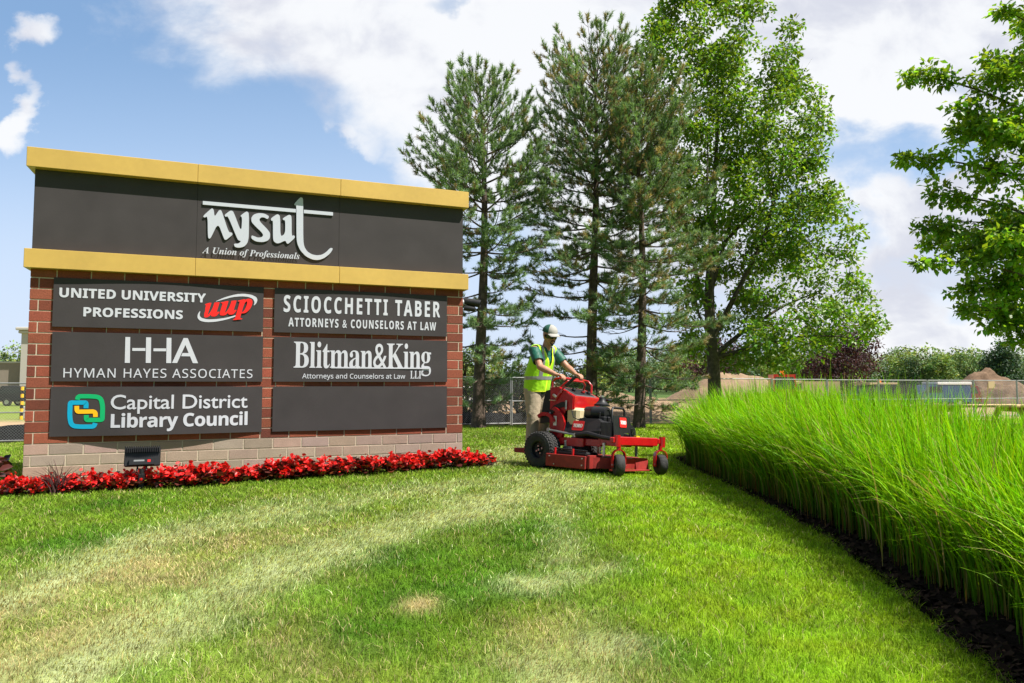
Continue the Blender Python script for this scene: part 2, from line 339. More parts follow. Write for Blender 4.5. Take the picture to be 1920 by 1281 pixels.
# ------------------------------------------------------------------ blades
def blades(name, base, hgt, wid, az, lean, col_b, col_t, nseg, material, power=2., droop=0., foot=1.):
    n = len(base); V = np.empty((n, nseg+1, 2, 3), 'f'); C = np.empty((n, nseg+1, 2, 3), 'f')
    side = np.stack([np.cos(az), np.sin(az), np.zeros(n)], -1)
    for k in range(nseg+1):
        t = k/nseg; c = base.copy()
        c[:, :2] += lean*(hgt*t**power)[:, None]
        ll = np.hypot(lean[:, 0], lean[:, 1]); c[:, 2] += hgt*t*(1-.30*np.minimum(ll, 1.4)*t)-droop*hgt*ll*t**4
        w = (wid*(1-t**2.2)*.5+wid*.04)*(foot+(1-foot)*min(1, t*2.2))
        V[:, k, 0] = c-side*w[:, None]; V[:, k, 1] = c+side*w[:, None]
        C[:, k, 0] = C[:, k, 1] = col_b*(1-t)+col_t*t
    b = np.arange(n)[:, None]*(2*(nseg+1))+np.arange(nseg)[None, :]*2; b = b.ravel()
    return np_mesh(name, V.reshape(-1, 3), np.c_[b, b+1, b+3, b+2], material, C.reshape(-1, 3), smooth=True)
def lawn_grass():
    ys, xs = [], []
    yb = np.arange(2.3, 26, .25)
    for y0 in yb:
        x0, x1 = -.80*y0-1.4, min(.62*y0+1.2, 9); d = 10500*(3/max(y0, 3))**1.28
        n = int(d*(x1-x0)*.25); xs.append(rng.uniform(x0, x1, n)); ys.append(rng.uniform(y0, y0+.25, n))
    x = np.concatenate(xs); y = np.concatenate(ys); uu, nn = sign_uv(x, y)
    he = hedge_edge(y)+(vnoise(y, y*0, .22, 5)-.5)*.10+rng.normal(0, .03, len(x))
    inbed = (x > -6.3) & (x < -.25) & (y > bed_front(x)+(vnoise(x, y, .15, 8)-.5)*.08) & (nn > -1)
    keep = ~((x > he) & (x < he+2.3) & (y < 13.2)) & ~inbed & ~((uu > -.1) & (uu < 5.86) & (nn < .1) & (nn > -.8)) & (y < fence_y(x)-.2)
    x, y = x[keep], y[keep]; n = len(x)
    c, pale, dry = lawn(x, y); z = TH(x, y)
    h = rng.uniform(.022, .054, n)*(1+.25*vnoise(x, y, .3, 4))*(1-.35*dry); w = np.maximum(.0022, .00078*y)*rng.uniform(.7, 1.3, n)
    h *= 1+.02*np.maximum(y-6, 0)
    az = rng.uniform(0, math.tau, n); la = rng.uniform(0, math.tau, n); lm = rng.uniform(.15, 1.1, n)
    lean = np.stack([np.cos(la)*lm, np.sin(la)*lm], -1)
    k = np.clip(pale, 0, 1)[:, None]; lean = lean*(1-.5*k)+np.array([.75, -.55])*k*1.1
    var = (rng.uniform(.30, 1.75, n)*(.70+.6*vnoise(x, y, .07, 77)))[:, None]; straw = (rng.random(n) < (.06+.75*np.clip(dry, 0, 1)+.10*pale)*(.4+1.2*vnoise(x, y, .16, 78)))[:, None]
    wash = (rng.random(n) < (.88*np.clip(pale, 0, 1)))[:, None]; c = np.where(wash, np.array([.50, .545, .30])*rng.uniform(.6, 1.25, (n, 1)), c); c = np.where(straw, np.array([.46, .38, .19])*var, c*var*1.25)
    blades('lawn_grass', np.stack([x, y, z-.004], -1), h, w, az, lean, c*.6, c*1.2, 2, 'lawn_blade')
    o = bpy.data.objects['lawn_grass']; tag(o, 'short mown turf with painted pale mowing sheen and dry straw patches', 'grass', kind='stuff')
lawn_grass()

def mulch():
    ys = np.arange(.5, 13.4, .06); ts = np.linspace(0, 1, 40); Y, Tt = np.meshgrid(ys, ts)
    e = hedge_edge(Y)+(vnoise(Y, Y*0, .22, 5)-.5)*.08; X = e+Tt*2.3
    endr = sstep(12.6, 13.4, Y); X = X+(endr*(1.1-Tt*2.3)*.5)
    Z = TH(X, Y)+.004+.045*np.sin(np.clip(Tt*6, 0, 1)*math.pi/2)*(1-sstep(.9, 1, Tt))+.03*fbm(X, Y, .12, 14)*np.clip(Tt*8, 0, 1)
    n0, n1_ = X.shape; i = (np.arange(n0-1)[:, None]*n1_+np.arange(n1_-1)[None, :]).ravel()
    o = np_mesh('mulch_bed', np.c_[X.ravel(), Y.ravel(), Z.ravel()], np.c_[i, i+1, i+n1_+1, i+n1_], 'mulch', smooth=True)
    tag(o, 'black mulch strip under the tall grass hedge', 'mulch bed', kind='structure')
    n = 9000; y = rng.uniform(1.5, 13, n)**1.0; x = hedge_edge(y)-.03+rng.random(n)**1.4*1.1; z = TH(x, y)+.05*np.clip((x-hedge_edge(y))*3, 0, 1)+.012
    a = rng.uniform(0, math.tau, n); l = rng.uniform(.012, .045, n); w = l*rng.uniform(.2, .5, n); tz = rng.uniform(-.5, .9, n)*l
    d = np.stack([np.cos(a)*l, np.sin(a)*l, tz], -1); s = np.stack([-np.sin(a)*w, np.cos(a)*w, rng.uniform(-.5, .5, n)*w], -1); p = np.stack([x, y, z], -1)
    V = np.stack([p-d-s, p+d-s, p+d+s, p-d+s], 1).reshape(-1, 3); c = np.repeat(np.array([.016, .010, .007])*rng.uniform(.4, 2.6, (n, 1)), 4, 0)
    tag(np_mesh('mulch_chips', V, np.arange(4*n).reshape(-1, 4), 'mulch_chip', c), 'loose dark bark chips along the hedge foot', 'mulch', kind='stuff')
mulch()

def tall_hedge():
    n = 54000; y = 2.2+10.5*rng.random(n)**1.45
    e = hedge_edge(y); tt = rng.random(n); x = e+np.interp(y, [3, 6, 10], [.34, .24, .04])+tt*1.68
    cx = np.round(x/.30)*.30+rng.normal(0, .075, n); cy = np.round(y/.30)*.30+rng.normal(0, .075, n)   # clumps
    x = .35*x+.65*cx; y = .35*y+.65*cy; rr = ((x-e-1.05)/.88)
    k = ~((y > 12.2) & (np.abs(rr) > .8)); x, y, rr = x[k], y[k], rr[k]; n = len(x)
    z = TH(x, y)+.03; hum = np.interp(y, [2.5, 4.5, 6.5, 8.5], [.77, .83, .97, 1.10])*(1+.10*(fbm(x, y, 1.1, 61)-.5)*2)
    h = np.where(rng.random(n) < .85, rng.uniform(.92, 1.36, n), rng.uniform(.7, 1.55, n))*hum*(1-.10*np.clip(np.abs(rr), 0, 1)**2)
    la = rng.uniform(0, math.tau, n); lm = rng.uniform(.03, .36, n)
    lean = np.stack([np.cos(la)*lm, np.sin(la)*lm], -1); lean[:, 0] += rr*.20-.04; endk = np.clip((y-11.6)/1., 0, 1); lean[:, 1] += endk*.3-.04
    arch = rng.random(n) < .16; lean[arch] *= 1.5; h[arch] *= .86
    low = rng.random(n) < .10; h[low] *= rng.uniform(.3, .6, low.sum()); lean[low] *= 1.1
    w = rng.uniform(.006, .015, n)*(1+.03*y); az = rng.uniform(0, math.tau, n)
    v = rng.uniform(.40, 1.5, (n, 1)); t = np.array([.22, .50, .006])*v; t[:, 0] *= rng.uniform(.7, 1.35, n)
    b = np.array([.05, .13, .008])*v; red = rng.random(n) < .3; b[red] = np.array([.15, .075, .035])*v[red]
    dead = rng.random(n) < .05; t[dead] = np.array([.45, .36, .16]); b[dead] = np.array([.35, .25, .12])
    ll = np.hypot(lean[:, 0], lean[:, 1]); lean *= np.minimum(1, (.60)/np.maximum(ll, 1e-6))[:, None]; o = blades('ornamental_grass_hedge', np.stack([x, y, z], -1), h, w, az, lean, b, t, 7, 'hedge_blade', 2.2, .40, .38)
    tag(o, 'long hedge of tall bright green ornamental grass beside the lawn', 'hedge')
tall_hedge()

# ------------------------------------------------------------------ the brick sign (local x along its face, local -y outwards)
SIGN = empty('monument_sign', (SIGN_L[0], SIGN_L[1], 0), SIGN_RZ)
tag(SIGN, 'brick monument sign with gold bands and dark name panels above red flowers', 'sign')
DEPTH = .62
def brick_courses(name, z0, z1, mats, base_col, phase, joint=.014, var=1.):
    m = MB(); m.cur = 0; P = .386; H = .141
    m.col = (.36, .30, .23); m.cur = 1
    m.box(.006, SIGN_W-.006, .006, DEPTH-.006, z0, z1)
    m.cur = 0; zs = [.0425+H*k for k in range(-1, 22)]
    for i, za in enumerate(zs):
        a, b = max(za+joint/2, z0), min(za+H-joint/2, z1)
        if b-a < .02: continue
        off = (0 if i % 2 else P/2)+phase; x = off-P
        while x < SIGN_W:
            xa, xb = max(x+joint/2, 0), min(x+P-joint/2, SIGN_W)
            if xb-xa > .03:
                s = 1+var*((random.uniform(.72, 1.18) if random.random() > .15 else random.uniform(.5, .75))-1)
                m.col = tuple(c*s*random.uniform(.94, 1.06) for c in base_col)
                j = random.uniform(-.0012, .0012); m.bbox(xa, xb, j, DEPTH+j, a, b, .003)
            x += P
    m.build(name, mats, SIGN)
brick_courses('stone_base', -.25, .4595, ['stone', 'mortar'], (.335, .238, .19), .269-.386, var=.35)
brick_courses('brick_wall', .4625, 2.72, ['brick', 'mortar'], (.24, .060, .031), .269-.386+.02)
def cap(z0, z1, o, x0, x1):
    m = MB(); cuts = [x0, 1.919, 3.840, x1]
    for a, b in zip(cuts[:-1], cuts[1:]): m.bbox(a+.0015, b-.0015, -o, DEPTH+o, z0, z1, .004)
    m.cur = 1; m.box(x0+.02, x1-.02, -o+.006, DEPTH+o-.006, z0+.012, z1-.012)
    return m.build('gold_band', ['gold', 'black_metal'], SIGN)
cap(3.983, 4.234, .116, -.070, 5.815); cap(2.690, 2.932, .120, -.055, 5.813)
m = MB()
for a, b in ((.004, 1.917), (1.919, 3.839), (3.841, 5.756)): m.bbox(a, b, .0, DEPTH, 2.93, 3.985, .002)
upper = m.build('header_panel', 'dark_panel', SIGN)
def smooth_poly(p, it=2):
    for _ in range(it):
        q = []
        for i in range(len(p)):
            a, b = p[i], p[(i+1) % len(p)]
            q += [(a[0]*.8+b[0]*.2, a[1]*.8+b[1]*.2), (a[0]*.2+b[0]*.8, a[1]*.2+b[1]*.8)]
        p = q
    return p
NY = dict(n=[(1.991,3.536),(2.091,3.648),(2.112,3.658),(2.13,3.636),(2.141,3.538),(2.19,3.63),(2.213,3.646),(2.233,3.628),(2.328,3.337),(2.365,3.34),(2.384,3.312),(2.306,3.235),(2.287,3.228),(2.271,3.239),(2.188,3.46),(2.103,3.249),(2.085,3.228),(2.063,3.243),(2.053,3.542),(2.014,3.517)],
 y=[(2.266,3.578),(2.337,3.643),(2.362,3.648),(2.386,3.63),(2.492,3.35),(2.5,3.563),(2.472,3.584),(2.539,3.644),(2.563,3.654),(2.588,3.63),(2.593,3.293),(2.578,3.209),(2.538,3.153),(2.473,3.13),(2.413,3.135),(2.396,3.183),(2.461,3.188),(2.493,3.226),(2.46,3.235),(2.443,3.252),(2.312,3.57),(2.285,3.55)],
 s=[(2.859,3.612),(2.84,3.565),(2.794,3.589),(2.755,3.589),(2.726,3.559),(2.74,3.518),(2.831,3.43),(2.875,3.374),(2.876,3.302),(2.846,3.258),(2.779,3.232),(2.69,3.235),(2.626,3.271),(2.628,3.319),(2.661,3.31),(2.711,3.292),(2.761,3.3),(2.786,3.331),(2.765,3.371),(2.675,3.453),(2.624,3.509),(2.619,3.568),(2.649,3.618),(2.715,3.645),(2.793,3.645)],
 u=[(2.879,3.581),(2.956,3.645),(2.979,3.651),(3.008,3.625),(3.016,3.325),(3.08,3.378),(3.079,3.571),(3.048,3.575),(3.042,3.598),(3.121,3.654),(3.144,3.656),(3.165,3.633),(3.17,3.349),(3.201,3.366),(3.221,3.335),(3.129,3.235),(3.106,3.236),(3.085,3.282),(3.004,3.234),(2.964,3.229),(2.924,3.258),(2.915,3.317),(2.911,3.557),(2.891,3.546)],
 t=[(3.193,3.818),(3.278,3.927),(3.307,3.923),(3.321,3.897),(3.331,3.301),(3.348,3.205),(3.39,3.141),(3.454,3.103),(3.525,3.093),(3.595,3.106),(3.654,3.147),(3.718,3.221),(3.756,3.209),(3.713,3.132),(3.631,3.059),(3.549,3.026),(3.467,3.027),(3.373,3.067),(3.291,3.152),(3.249,3.246),(3.236,3.342),(3.228,3.809),(3.208,3.799)])
m = MB()
for k, p in NY.items():
    p = smooth_poly(p); d = .0015 if k == 't' else 0
    m.prism(p, lambda a, b: (a, -.022-d, b), lambda a, b: (a, -.006, b))
m.box(1.987, 3.222, -.021, -.006, 3.699, 3.749); m.box(3.333, 3.747, -.021, -.006, 3.699, 3.749)
m.build('wordmark', 'white_letter', upper)
def text_geo(s, style='bfont', space=1.):
    up = {'serif_bold': (0x1D400, 0x1D41A), 'serif_bold_italic': (0x1D468, 0x1D482), 'sans_bold': (0x1D5D4, 0x1D5EE), 'sans_bold_italic': (0x1D63C, 0x1D656), 'sans': (0x1D5A0, 0x1D5BA)}.get(style)
    if up: s = ''.join(chr(up[0]+ord(c)-65) if 'A' <= c <= 'Z' else chr(up[1]+ord(c)-97) if 'a' <= c <= 'z' else c for c in s)
    c = bpy.data.curves.new('lettering', 'FONT'); c.body = s; c.size = 1; c.space_character = space; c.resolution_u = 4
    o = bpy.data.objects.new('lettering', c); COL.objects.link(o); dg = bpy.context.evaluated_depsgraph_get(); dg.update()
    me = bpy.data.meshes.new_from_object(o.evaluated_get(dg)); bpy.data.objects.remove(o); bpy.data.curves.remove(c)
    v = np.array([tuple(p.co) for p in me.vertices]); f = [tuple(p.vertices) for p in me.polygons]; bpy.data.meshes.remove(me); return v, f
_caps = {}
def cap_h(style):
    if style not in _caps: _caps[style] = text_geo('E', style)[0][:, 1].max()
    return _caps[style]
def letter(m, s, style, u0, u1, zb, ch, surf, space=1., bold=0., lift=.004):
    """flat print: string fitted between u0 and u1 on the baseline zb with capitals ch high; surf(u) is how far the panel stands out"""
    v, f = text_geo(s, style, space); k = (u1-u0)/(v[:, 0].max()-v[:, 0].min()); kz = ch/cap_h(style)
    x = u0+(v[:, 0]-v[:, 0].min())*k; z = zb+v[:, 1]*kz
    offs = [(0, 0, 0)] if not bold else [(-bold, 0, 0), (bold, 0, .0004), (0, bold, .0008), (0, -bold, .0012)]
    for a, b, d in offs: m.add([(xx+a, -surf(xx)-lift-d, zz+b) for xx, zz in zip(x, z)], f)
flat = lambda x: 0.
m = MB(); letter(m, 'A Union of Professionals', 'serif_bold_italic', 1.995, 3.285, 3.022, .088, flat, lift=.028); m.build('tagline', 'white_letter', upper, fix=False)
def panel(u0, u1, z0, z1, edge, bulge, label):
    surf = lambda x: edge+bulge*math.sin(math.pi*min(max((x-u0)/(u1-u0), 0), 1))**1.3
    m = MB(); n = 24; us = [u0+(u1-u0)*i/n for i in range(n+1)]; vs = []
    for x in us:
        d = surf(x); vs += [(x, -d, z0), (x, -d, z1), (x, -d+.012, z0), (x, -d+.012, z1)]
    fs = []
    for i in range(n):
        a, b = 4*i, 4*i+4; fs += [(a, b, b+1, a+1), (a+2, a+3, b+3, b+2), (a+1, b+1, b+3, a+3), (a, a+2, b+2, b)]
    fs += [(0, 1, 3, 2), (4*n, 4*n+2, 4*n+3, 4*n+1)]; m.add(vs, fs)
    o = m.build('name_panel', 'dark_panel', SIGN); o['label'] = label; return o, surf
def stroke(m, pts, w, surf, lift=.0045):
    """constant-width stroke along a polyline, rounded by subdividing"""
    P = [Vector(p) for p in pts]
    for _ in range(3): P = [P[0]]+[q for a, b in zip(P[:-1], P[1:]) for q in (a*.75+b*.25, a*.25+b*.75)]+[P[-1]]
    vs = []
    for i, p in enumerate(P):
        t = (P[min(i+1, len(P)-1)]-P[max(i-1, 0)]).normalized(); nn = Vector((-t.y, t.x))*w/2
        for q in (p+nn, p-nn): vs.append((q.x, -surf(q.x)-lift, q.y))
    m.add(vs, [(2*i, 2*i+1, 2*i+3, 2*i+2) for i in range(len(P)-1)])
def poly(m, p, surf, lift=.004): m.add([(a, -surf(a)-lift, b) for a, b in p], [tuple(range(len(p)))])
ZR = [(1.957, 2.590), (1.257, 1.892), (.556, 1.190)]
p, sf = panel(.262, 2.806, *ZR[0], .024, .028, 'dark panel with block letters and a red logo in white swooshes')
m = MB(); letter(m, 'UNITED UNIVERSITY', 'sans_bold', .331, 2.056, 2.340, .118, sf, bold=.0028); m.build('lettering', 'white_print', p, fix=False)
m = MB(); letter(m, 'PROFESSIONS', 'sans_bold', .608, 1.775, 2.101, .115, sf, bold=.0028); m.build('lettering', 'white_print', p, fix=False)
m = MB(); m.cur = 1
poly(m, smooth_poly([(2.161,2.349),(2.295,2.422),(2.441,2.472),(2.544,2.485),(2.649,2.474),(2.71,2.444),(2.726,2.405),(2.711,2.356),(2.675,2.318),(2.689,2.371),(2.665,2.418),(2.605,2.443),(2.515,2.447),(2.397,2.43),(2.281,2.39)], 1), sf)
poly(m, smooth_poly([(1.994,2.227),(1.962,2.176),(1.959,2.122),(1.993,2.084),(2.072,2.068),(2.187,2.078),(2.331,2.114),(2.447,2.162),(2.52,2.209),(2.432,2.174),(2.316,2.137),(2.186,2.114),(2.085,2.107),(2.013,2.123),(1.984,2.154)], 1), sf)
m.cur = 0; vt, ft = text_geo('uup', 'serif_bold_italic'); kx = .62/(vt[:, 0].max()-vt[:, 0].min()); x0 = vt[:, 0].min()
xh = vt[vt[:, 0] < vt[:, 0].max()*.3][:, 1].max()
for d in (-.009, 0, .009): m.add([(2.03+(a-x0)*kx+d, -sf(2.3)-.007-d*.03, 2.135+b*.19/xh+((a-x0)*kx)*.155) for a, b, _ in vt], ft)
m.build('logo', ['uup_red', 'white_print'], p, fix=False)
p, sf = panel(.268, 2.811, *ZR[1], .024, .022, 'dark panel with three joined white capitals over a spaced firm name')
m = MB(); letter(m, 'HYMAN HAYES ASSOCIATES', 'sans', .408, 2.680, 1.308, .118, sf, 1.12, bold=.0008); m.build('lettering', 'white_print', p, fix=False)
m = MB()
for q in ([(1.098,1.842),(1.154,1.842),(1.160,1.501),(1.100,1.501)], [(1.183,1.698),(1.338,1.700),(1.338,1.662),(1.183,1.660)], [(1.342,1.843),(1.402,1.843),(1.407,1.503),(1.347,1.503)],
          [(1.434,1.698),(1.586,1.700),(1.586,1.662),(1.434,1.660)], [(1.588,1.843),(1.646,1.843),(1.652,1.504),(1.592,1.504)],
          [(1.662,1.506),(1.795,1.845),(1.846,1.845),(1.982,1.506),(1.917,1.506),(1.880,1.598),(1.770,1.598),(1.787,1.642),(1.862,1.642),(1.819,1.752),(1.724,1.506)]): poly(m, q, sf)
m.build('logo', 'white_print', p, fix=False)
p, sf = panel(.274, 2.816, *ZR[2], .016, .088, 'dark panel with a blue, green and yellow chain link logo')
m = MB(); letter(m, 'Capital District', 'bfont', .960, 2.622, .898, .182, sf, .98, bold=.0028); m.build('lettering', 'white_print', p, fix=False)
m = MB(); letter(m, 'Library Council', 'sans_bold', .968, 2.626, .660, .172, sf, .94, bold=.003); m.build('lettering', 'white_print', p, fix=False)
m = MB(); w = .056
stroke(m, [(.676,.912),(.678,.985),(.650,.986),(.520,.986),(.496,.986),(.496,.93),(.496,.80),(.52,.690),(.62,.677),(.72,.677),(.775,.677),(.788,.722)], w, sf)
m.cur = 1; stroke(m, [(.574,1.022),(.585,1.067),(.63,1.067),(.72,1.067),(.84,1.055),(.867,.94),(.867,.86),(.867,.80),(.867,.762),(.82,.762),(.72,.762),(.684,.762),(.684,.826)], w, sf)
m.cur = 2; stroke(m, [(.572,.944),(.574,.870),(.63,.870),(.70,.870),(.785,.872),(.788,.80)], w*.95, sf, .006)
m.build('logo', ['teal', 'green_print', 'amber'], p, fix=False)
p, sf = panel(2.954, 5.494, *ZR[0], .024, .020, 'dark panel with tall condensed capitals over a smaller line')
m = MB(); letter(m, 'SCIOCCHETTI TABER', 'sans_bold', 3.080, 5.380, 2.253, .234, sf, 1.30, bold=.0030); m.build('lettering', 'white_print', p, fix=False)
m = MB(); letter(m, 'ATTORNEYS & COUNSELORS AT LAW', 'sans_bold', 3.148, 5.318, 2.047, .122, sf, 1.22, bold=.0016); m.build('lettering', 'white_print', p, fix=False)
p, sf = panel(2.958, 5.503, *ZR[1], .024, .018, 'dark panel with big bold serif name over a thin sans line')
m = MB(); letter(m, 'Blitman&King', 'serif_bold', 3.228, 5.243, 1.457, .372, sf, .93); m.box(3.75, 5.225, -sf(4.5)-.0055, -sf(4.5)-.002, 1.452, 1.472); m.build('lettering', 'white_print', p, fix=False)
m = MB(); letter(m, 'Attorneys and Counselors at Law', 'sans', 3.350, 4.842, 1.305, .068, sf, bold=.0012); m.build('lettering', 'white_print', p, fix=False); m = MB(); letter(m, 'LLP', 'serif_bold', 4.921, 5.114, 1.307, .117, sf); m.build('lettering', 'white_print', p, fix=False)
panel(2.958, 5.501, *ZR[2], .022, .012, 'blank dark panel at the lower right')

# security camera on the sign's right end
scm = empty('security_camera', SIGN.matrix_world @ Vector((0, 0, 0)), SIGN_RZ); bpy.context.view_layer.update()
scm.location = Vector((*(SIGN_L+SIGN_D*(SIGN_W+.0)-SIGN_N*.02), 2.52)); tag(scm, 'grey bullet security camera on the right end of the brick sign', 'camera')
m = MB(); m.lathe([(0, .0), (.06, .0), (.06, .02), (.02, .03), (0, .03)], (0, .04, -.02), (1, 0, 0)); m.tube([(.02, .04, -.02), (.08, .04, -.06), (.13, .04, -.03)], .02); m.build('bracket', 'galv', scm, True)
m = MB(); a = Vector((.85, -.4, -.16)); m.lathe([(0, 0), (.045, 0), (.052, .02), (.052, .20), (.047, .205), (.043, .19), (0, .185)], (.05, .06, .01), a); m.build('camera_body', 'black_plastic', scm, True)
m = MB(); m.lathe([(.058, -.01), (.060, .26), (.056, .26), (.054, -.01)], (.05, .06, .01), a, 20); m.build('sunshield', 'black_metal', scm, True)
m = MB(); m.lathe([(0, 0), (.035, .005), (.045, .05), (.04, .17), (.02, .19), (0, .19)], (.03, .03, -.10), (.9, -.3, -.1)); m.build('infrared_lamp', 'black_plastic', scm, True)

# floodlight
fx, fy = -4.30, 8.33; fl = empty('floodlight', (fx, fy, T(fx, fy)), SIGN_RZ); fl.scale = (.92,)*3; tag(fl, 'black finned floodlight on a stake among the red flowers', 'floodlight')
m = MB(); m.bbox(-.035, .035, -.03, .03, -.1, .20, .006); m.tube([(0, 0, .15), (0, .0, .26)], .03); m.build('stake', 'black_metal', fl)
m = MB(); m.tube([(-.05, 0, .24), (-.05, .03, .30), (.05, .03, .30), (.05, 0, .24)], .014); m.build('yoke', 'black_metal', fl)
X = Matrix.Translation((0, .05, .40)) @ Matrix.Rotation(R(-14), 4, 'X')
m = MB(); m.bbox(-.205, .205, -.022, .03, -.115, .125, .012, X); m.box(-.14, .14, -.065, -.022, -.10, -.02, X)
for k in range(17): x = -.195+k*.0243; m.box(x-.004, x+.004, -.085+.02*abs(k-8)/8, -.0225, .055, .122, X); m.box(x-.004, x+.004, -.06, .06, .1255, .135, X)
m.build('lamp_head', 'black_metal', fl)
m = MB(); m.box(-.09, .03, -.0665, -.0652, -.06, -.04, X); m.cur = 1; m.box(.065, .10, -.0665, -.0652, -.07, -.04, X); m.build('rating_label', ['galv', 'decal_red'], fl)

# ------------------------------------------------------------------ begonias and the spiky grass
def begonia_meshes(seed, dark=False):
    r = np.random.default_rng(seed); n = 46; V = []; C = []; Q = []
    def quadleaf(p, d, nrm, l, w, col):
        s = np.cross(d, nrm); b = len(V)
        ring = [(0, 0, 0), (.35, .5, .10), (.75, .42, .10), (1, 0, -.05), (.75, -.42, .10), (.35, -.5, .10)]
        for a, bb, c in ring: V.append(p+d*l*a+s*w*bb+nrm*l*c); C.append(col)
        Q.append((b, b+1, b+2, b+3)); Q.append((b, b+3, b+4, b+5))
    for i in range(n):
        a = r.uniform(0, math.tau); rad = .17*math.sqrt(r.random()); z = .06+.22*r.random()*(1-.5*rad/.17)
        p = np.array([math.cos(a)*rad, math.sin(a)*rad, z]); el = r.uniform(-.2, .9)
        d = np.array([math.cos(a+r.normal(0, .5))*math.cos(el), math.sin(a+r.normal(0, .5))*math.cos(el), math.sin(el)]); d /= np.linalg.norm(d)
        nr = np.array([0, 0, 1.])+r.normal(0, .35, 3); nr -= d*nr.dot(d); nr /= np.linalg.norm(nr)
        col = np.array([.06, .016, .013])*r.uniform(.4, 2.2) if r.random() < .75 else np.array([.13, .035, .012])*r.uniform(.6, 1.4)
        quadleaf(p, d, nr, r.uniform(.075, .125), r.uniform(.07, .11), col)
    leaf = (np.array(V), np.array(Q), np.array(C)); V = []; C = []; Q = []
    for i in range(0 if dark else 15):
        a = r.uniform(0, math.tau); rad = .18*math.sqrt(r.random()); p = np.array([math.cos(a)*rad, math.sin(a)*rad, .17+.16*r.random()*(1-.6*rad/.18)])
        if i < 6: p[2] -= .07; p[:2] *= 1.1
        for k in range(r.integers(5, 9)):
            q = p+r.normal(0, .024, 3); d = r.normal(0, 1, 3)+np.array([0, 0, .5]); d /= np.linalg.norm(d); nr = np.cross(d, r.normal(0, 1, 3)); nr /= np.linalg.norm(nr)
            quadleaf(q, d, nr, r.uniform(.042, .068), r.uniform(.045, .066), np.array([.70, .010, .012])*r.uniform(.65, 1.25)+np.array([0, .02, .01])*r.random())
    return leaf, (np.array(V), np.array(Q), np.array(C))
def plant_proto(seed, dark=False):
    lf, fl_ = begonia_meshes(seed, dark); rt = empty('begonia')
    np_mesh('foliage', lf[0], lf[1], 'begonia_leaf', lf[2]*(.7 if dark else 1), rt)
    if not dark: np_mesh('blossoms', fl_[0], fl_[1], 'petal', fl_[2], rt)
    return rt
protos = [plant_proto(s) for s in (1, 2, 3, 4)]; used = set(); k = 0
def place_plant(x, y, s, label, group):
    global k
    i = random.randrange(4); o = protos[i] if i not in used else copy_tree(protos[i]); used.add(i)
    o.location = (x, y, T(x, y)); o.rotation_euler = (0, 0, random.uniform(0, 6.28)); o.scale = (s, s, s*random.uniform(.66, .98)); tag(o, label, 'flower', group); k += 1
bx = np.array([p[0] for p in BED]); by = np.array([p[1] for p in BED]); cum = np.r_[0, np.cumsum(np.hypot(np.diff(bx), np.diff(by)))]
for row, off in ((0, .15), (1, .32)):
    s = .08*row
    while s < cum[-1]-.05*row:
        x, y = np.interp(s, cum, bx), np.interp(s, cum, by); e = off+random.uniform(-.05, .05)
        px_, py_ = x-SIGN_N[0]*e, y-SIGN_N[1]*e
        if sign_uv(px_, py_)[1] > .12 and math.hypot(px_-fx, py_-fy) > .13:
            place_plant(px_, py_, float(np.interp(px_, [-5.7, -4], [.74, 1]))*random.uniform(.72, 1.0), 'red begonia with bronze leaves in the bed at the foot of the sign', 'red begonias in the flower bed')
        s += random.uniform(.16, .22)
dk = plant_proto(9, True)
for i, (x, y) in enumerate(((-6.45, 8.62), (-6.75, 8.75), (-6.6, 8.95))):
    o = dk if i == 0 else copy_tree(dk); o.location = (x, y, T(x, y)); o.scale = (1.35,)*3; o.rotation_euler = (0, 0, i*2.); tag(o, 'dark burgundy begonia without flowers at the left end of the sign', 'plant', 'dark begonias behind the flower bed')
def spiky(x, y):
    n = 60; a = rng.uniform(0, math.tau, n); lm = rng.uniform(.1, .9, n); b = np.tile(np.array([x, y, T(x, y)]), (n, 1))+np.c_[rng.normal(0, .03, (n, 2)), np.zeros(n)]
    c = np.array([.05, .022, .024])*rng.uniform(.5, 1.6, (n, 1))
    tag(blades('fountain_grass', b, rng.uniform(.28, .48, n), np.full(n, .010), a, np.c_[np.cos(a)*lm, np.sin(a)*lm], c, c*1.5, 5, 'begonia_leaf', 1.8, .2), 'spiky purple fountain grass at the left end of the red flower bed', 'plant')
spiky(-5.02, 7.93)
m = MB(); m.bbox(-7.6, -6.1, 8.05, 8.35, T(-6.8, 8.3)-.1, T(-6.8, 8.3)+.05, .01); tag(m.build('paving_slab', 'concrete'), 'grey edging slab on the ground by the left end of the sign', 'edging')
n = 2600; xx = rng.uniform(-6.2, -.3, n); e = rng.random(n)*.75; yy = bed_front(xx)+e; k_ = sign_uv(xx, yy)[1] > .01; xx, yy = xx[k_], yy[k_]; n = len(xx); zz = TH(xx, yy)+.012
a = rng.uniform(0, math.tau, n); l = rng.uniform(.015, .04, n); d = np.c_[np.cos(a)*l, np.sin(a)*l, rng.uniform(-.4, .6, n)*l]; s_ = np.c_[-np.sin(a)*l*.5, np.cos(a)*l*.5, rng.uniform(-.2, .2, n)*l]; P = np.c_[xx, yy, zz]
tag(np_mesh('flower_bed_mulch', np.stack([P-d-s_, P+d-s_, P+d+s_, P-d+s_], 1).reshape(-1, 3), np.arange(4*n).reshape(-1, 4), 'mulch_chip', np.repeat(np.array([.03, .02, .015])*rng.uniform(.4, 2, (n, 1)), 4, 0)), 'dark bark chips under the red flowers', 'mulch', kind='stuff')

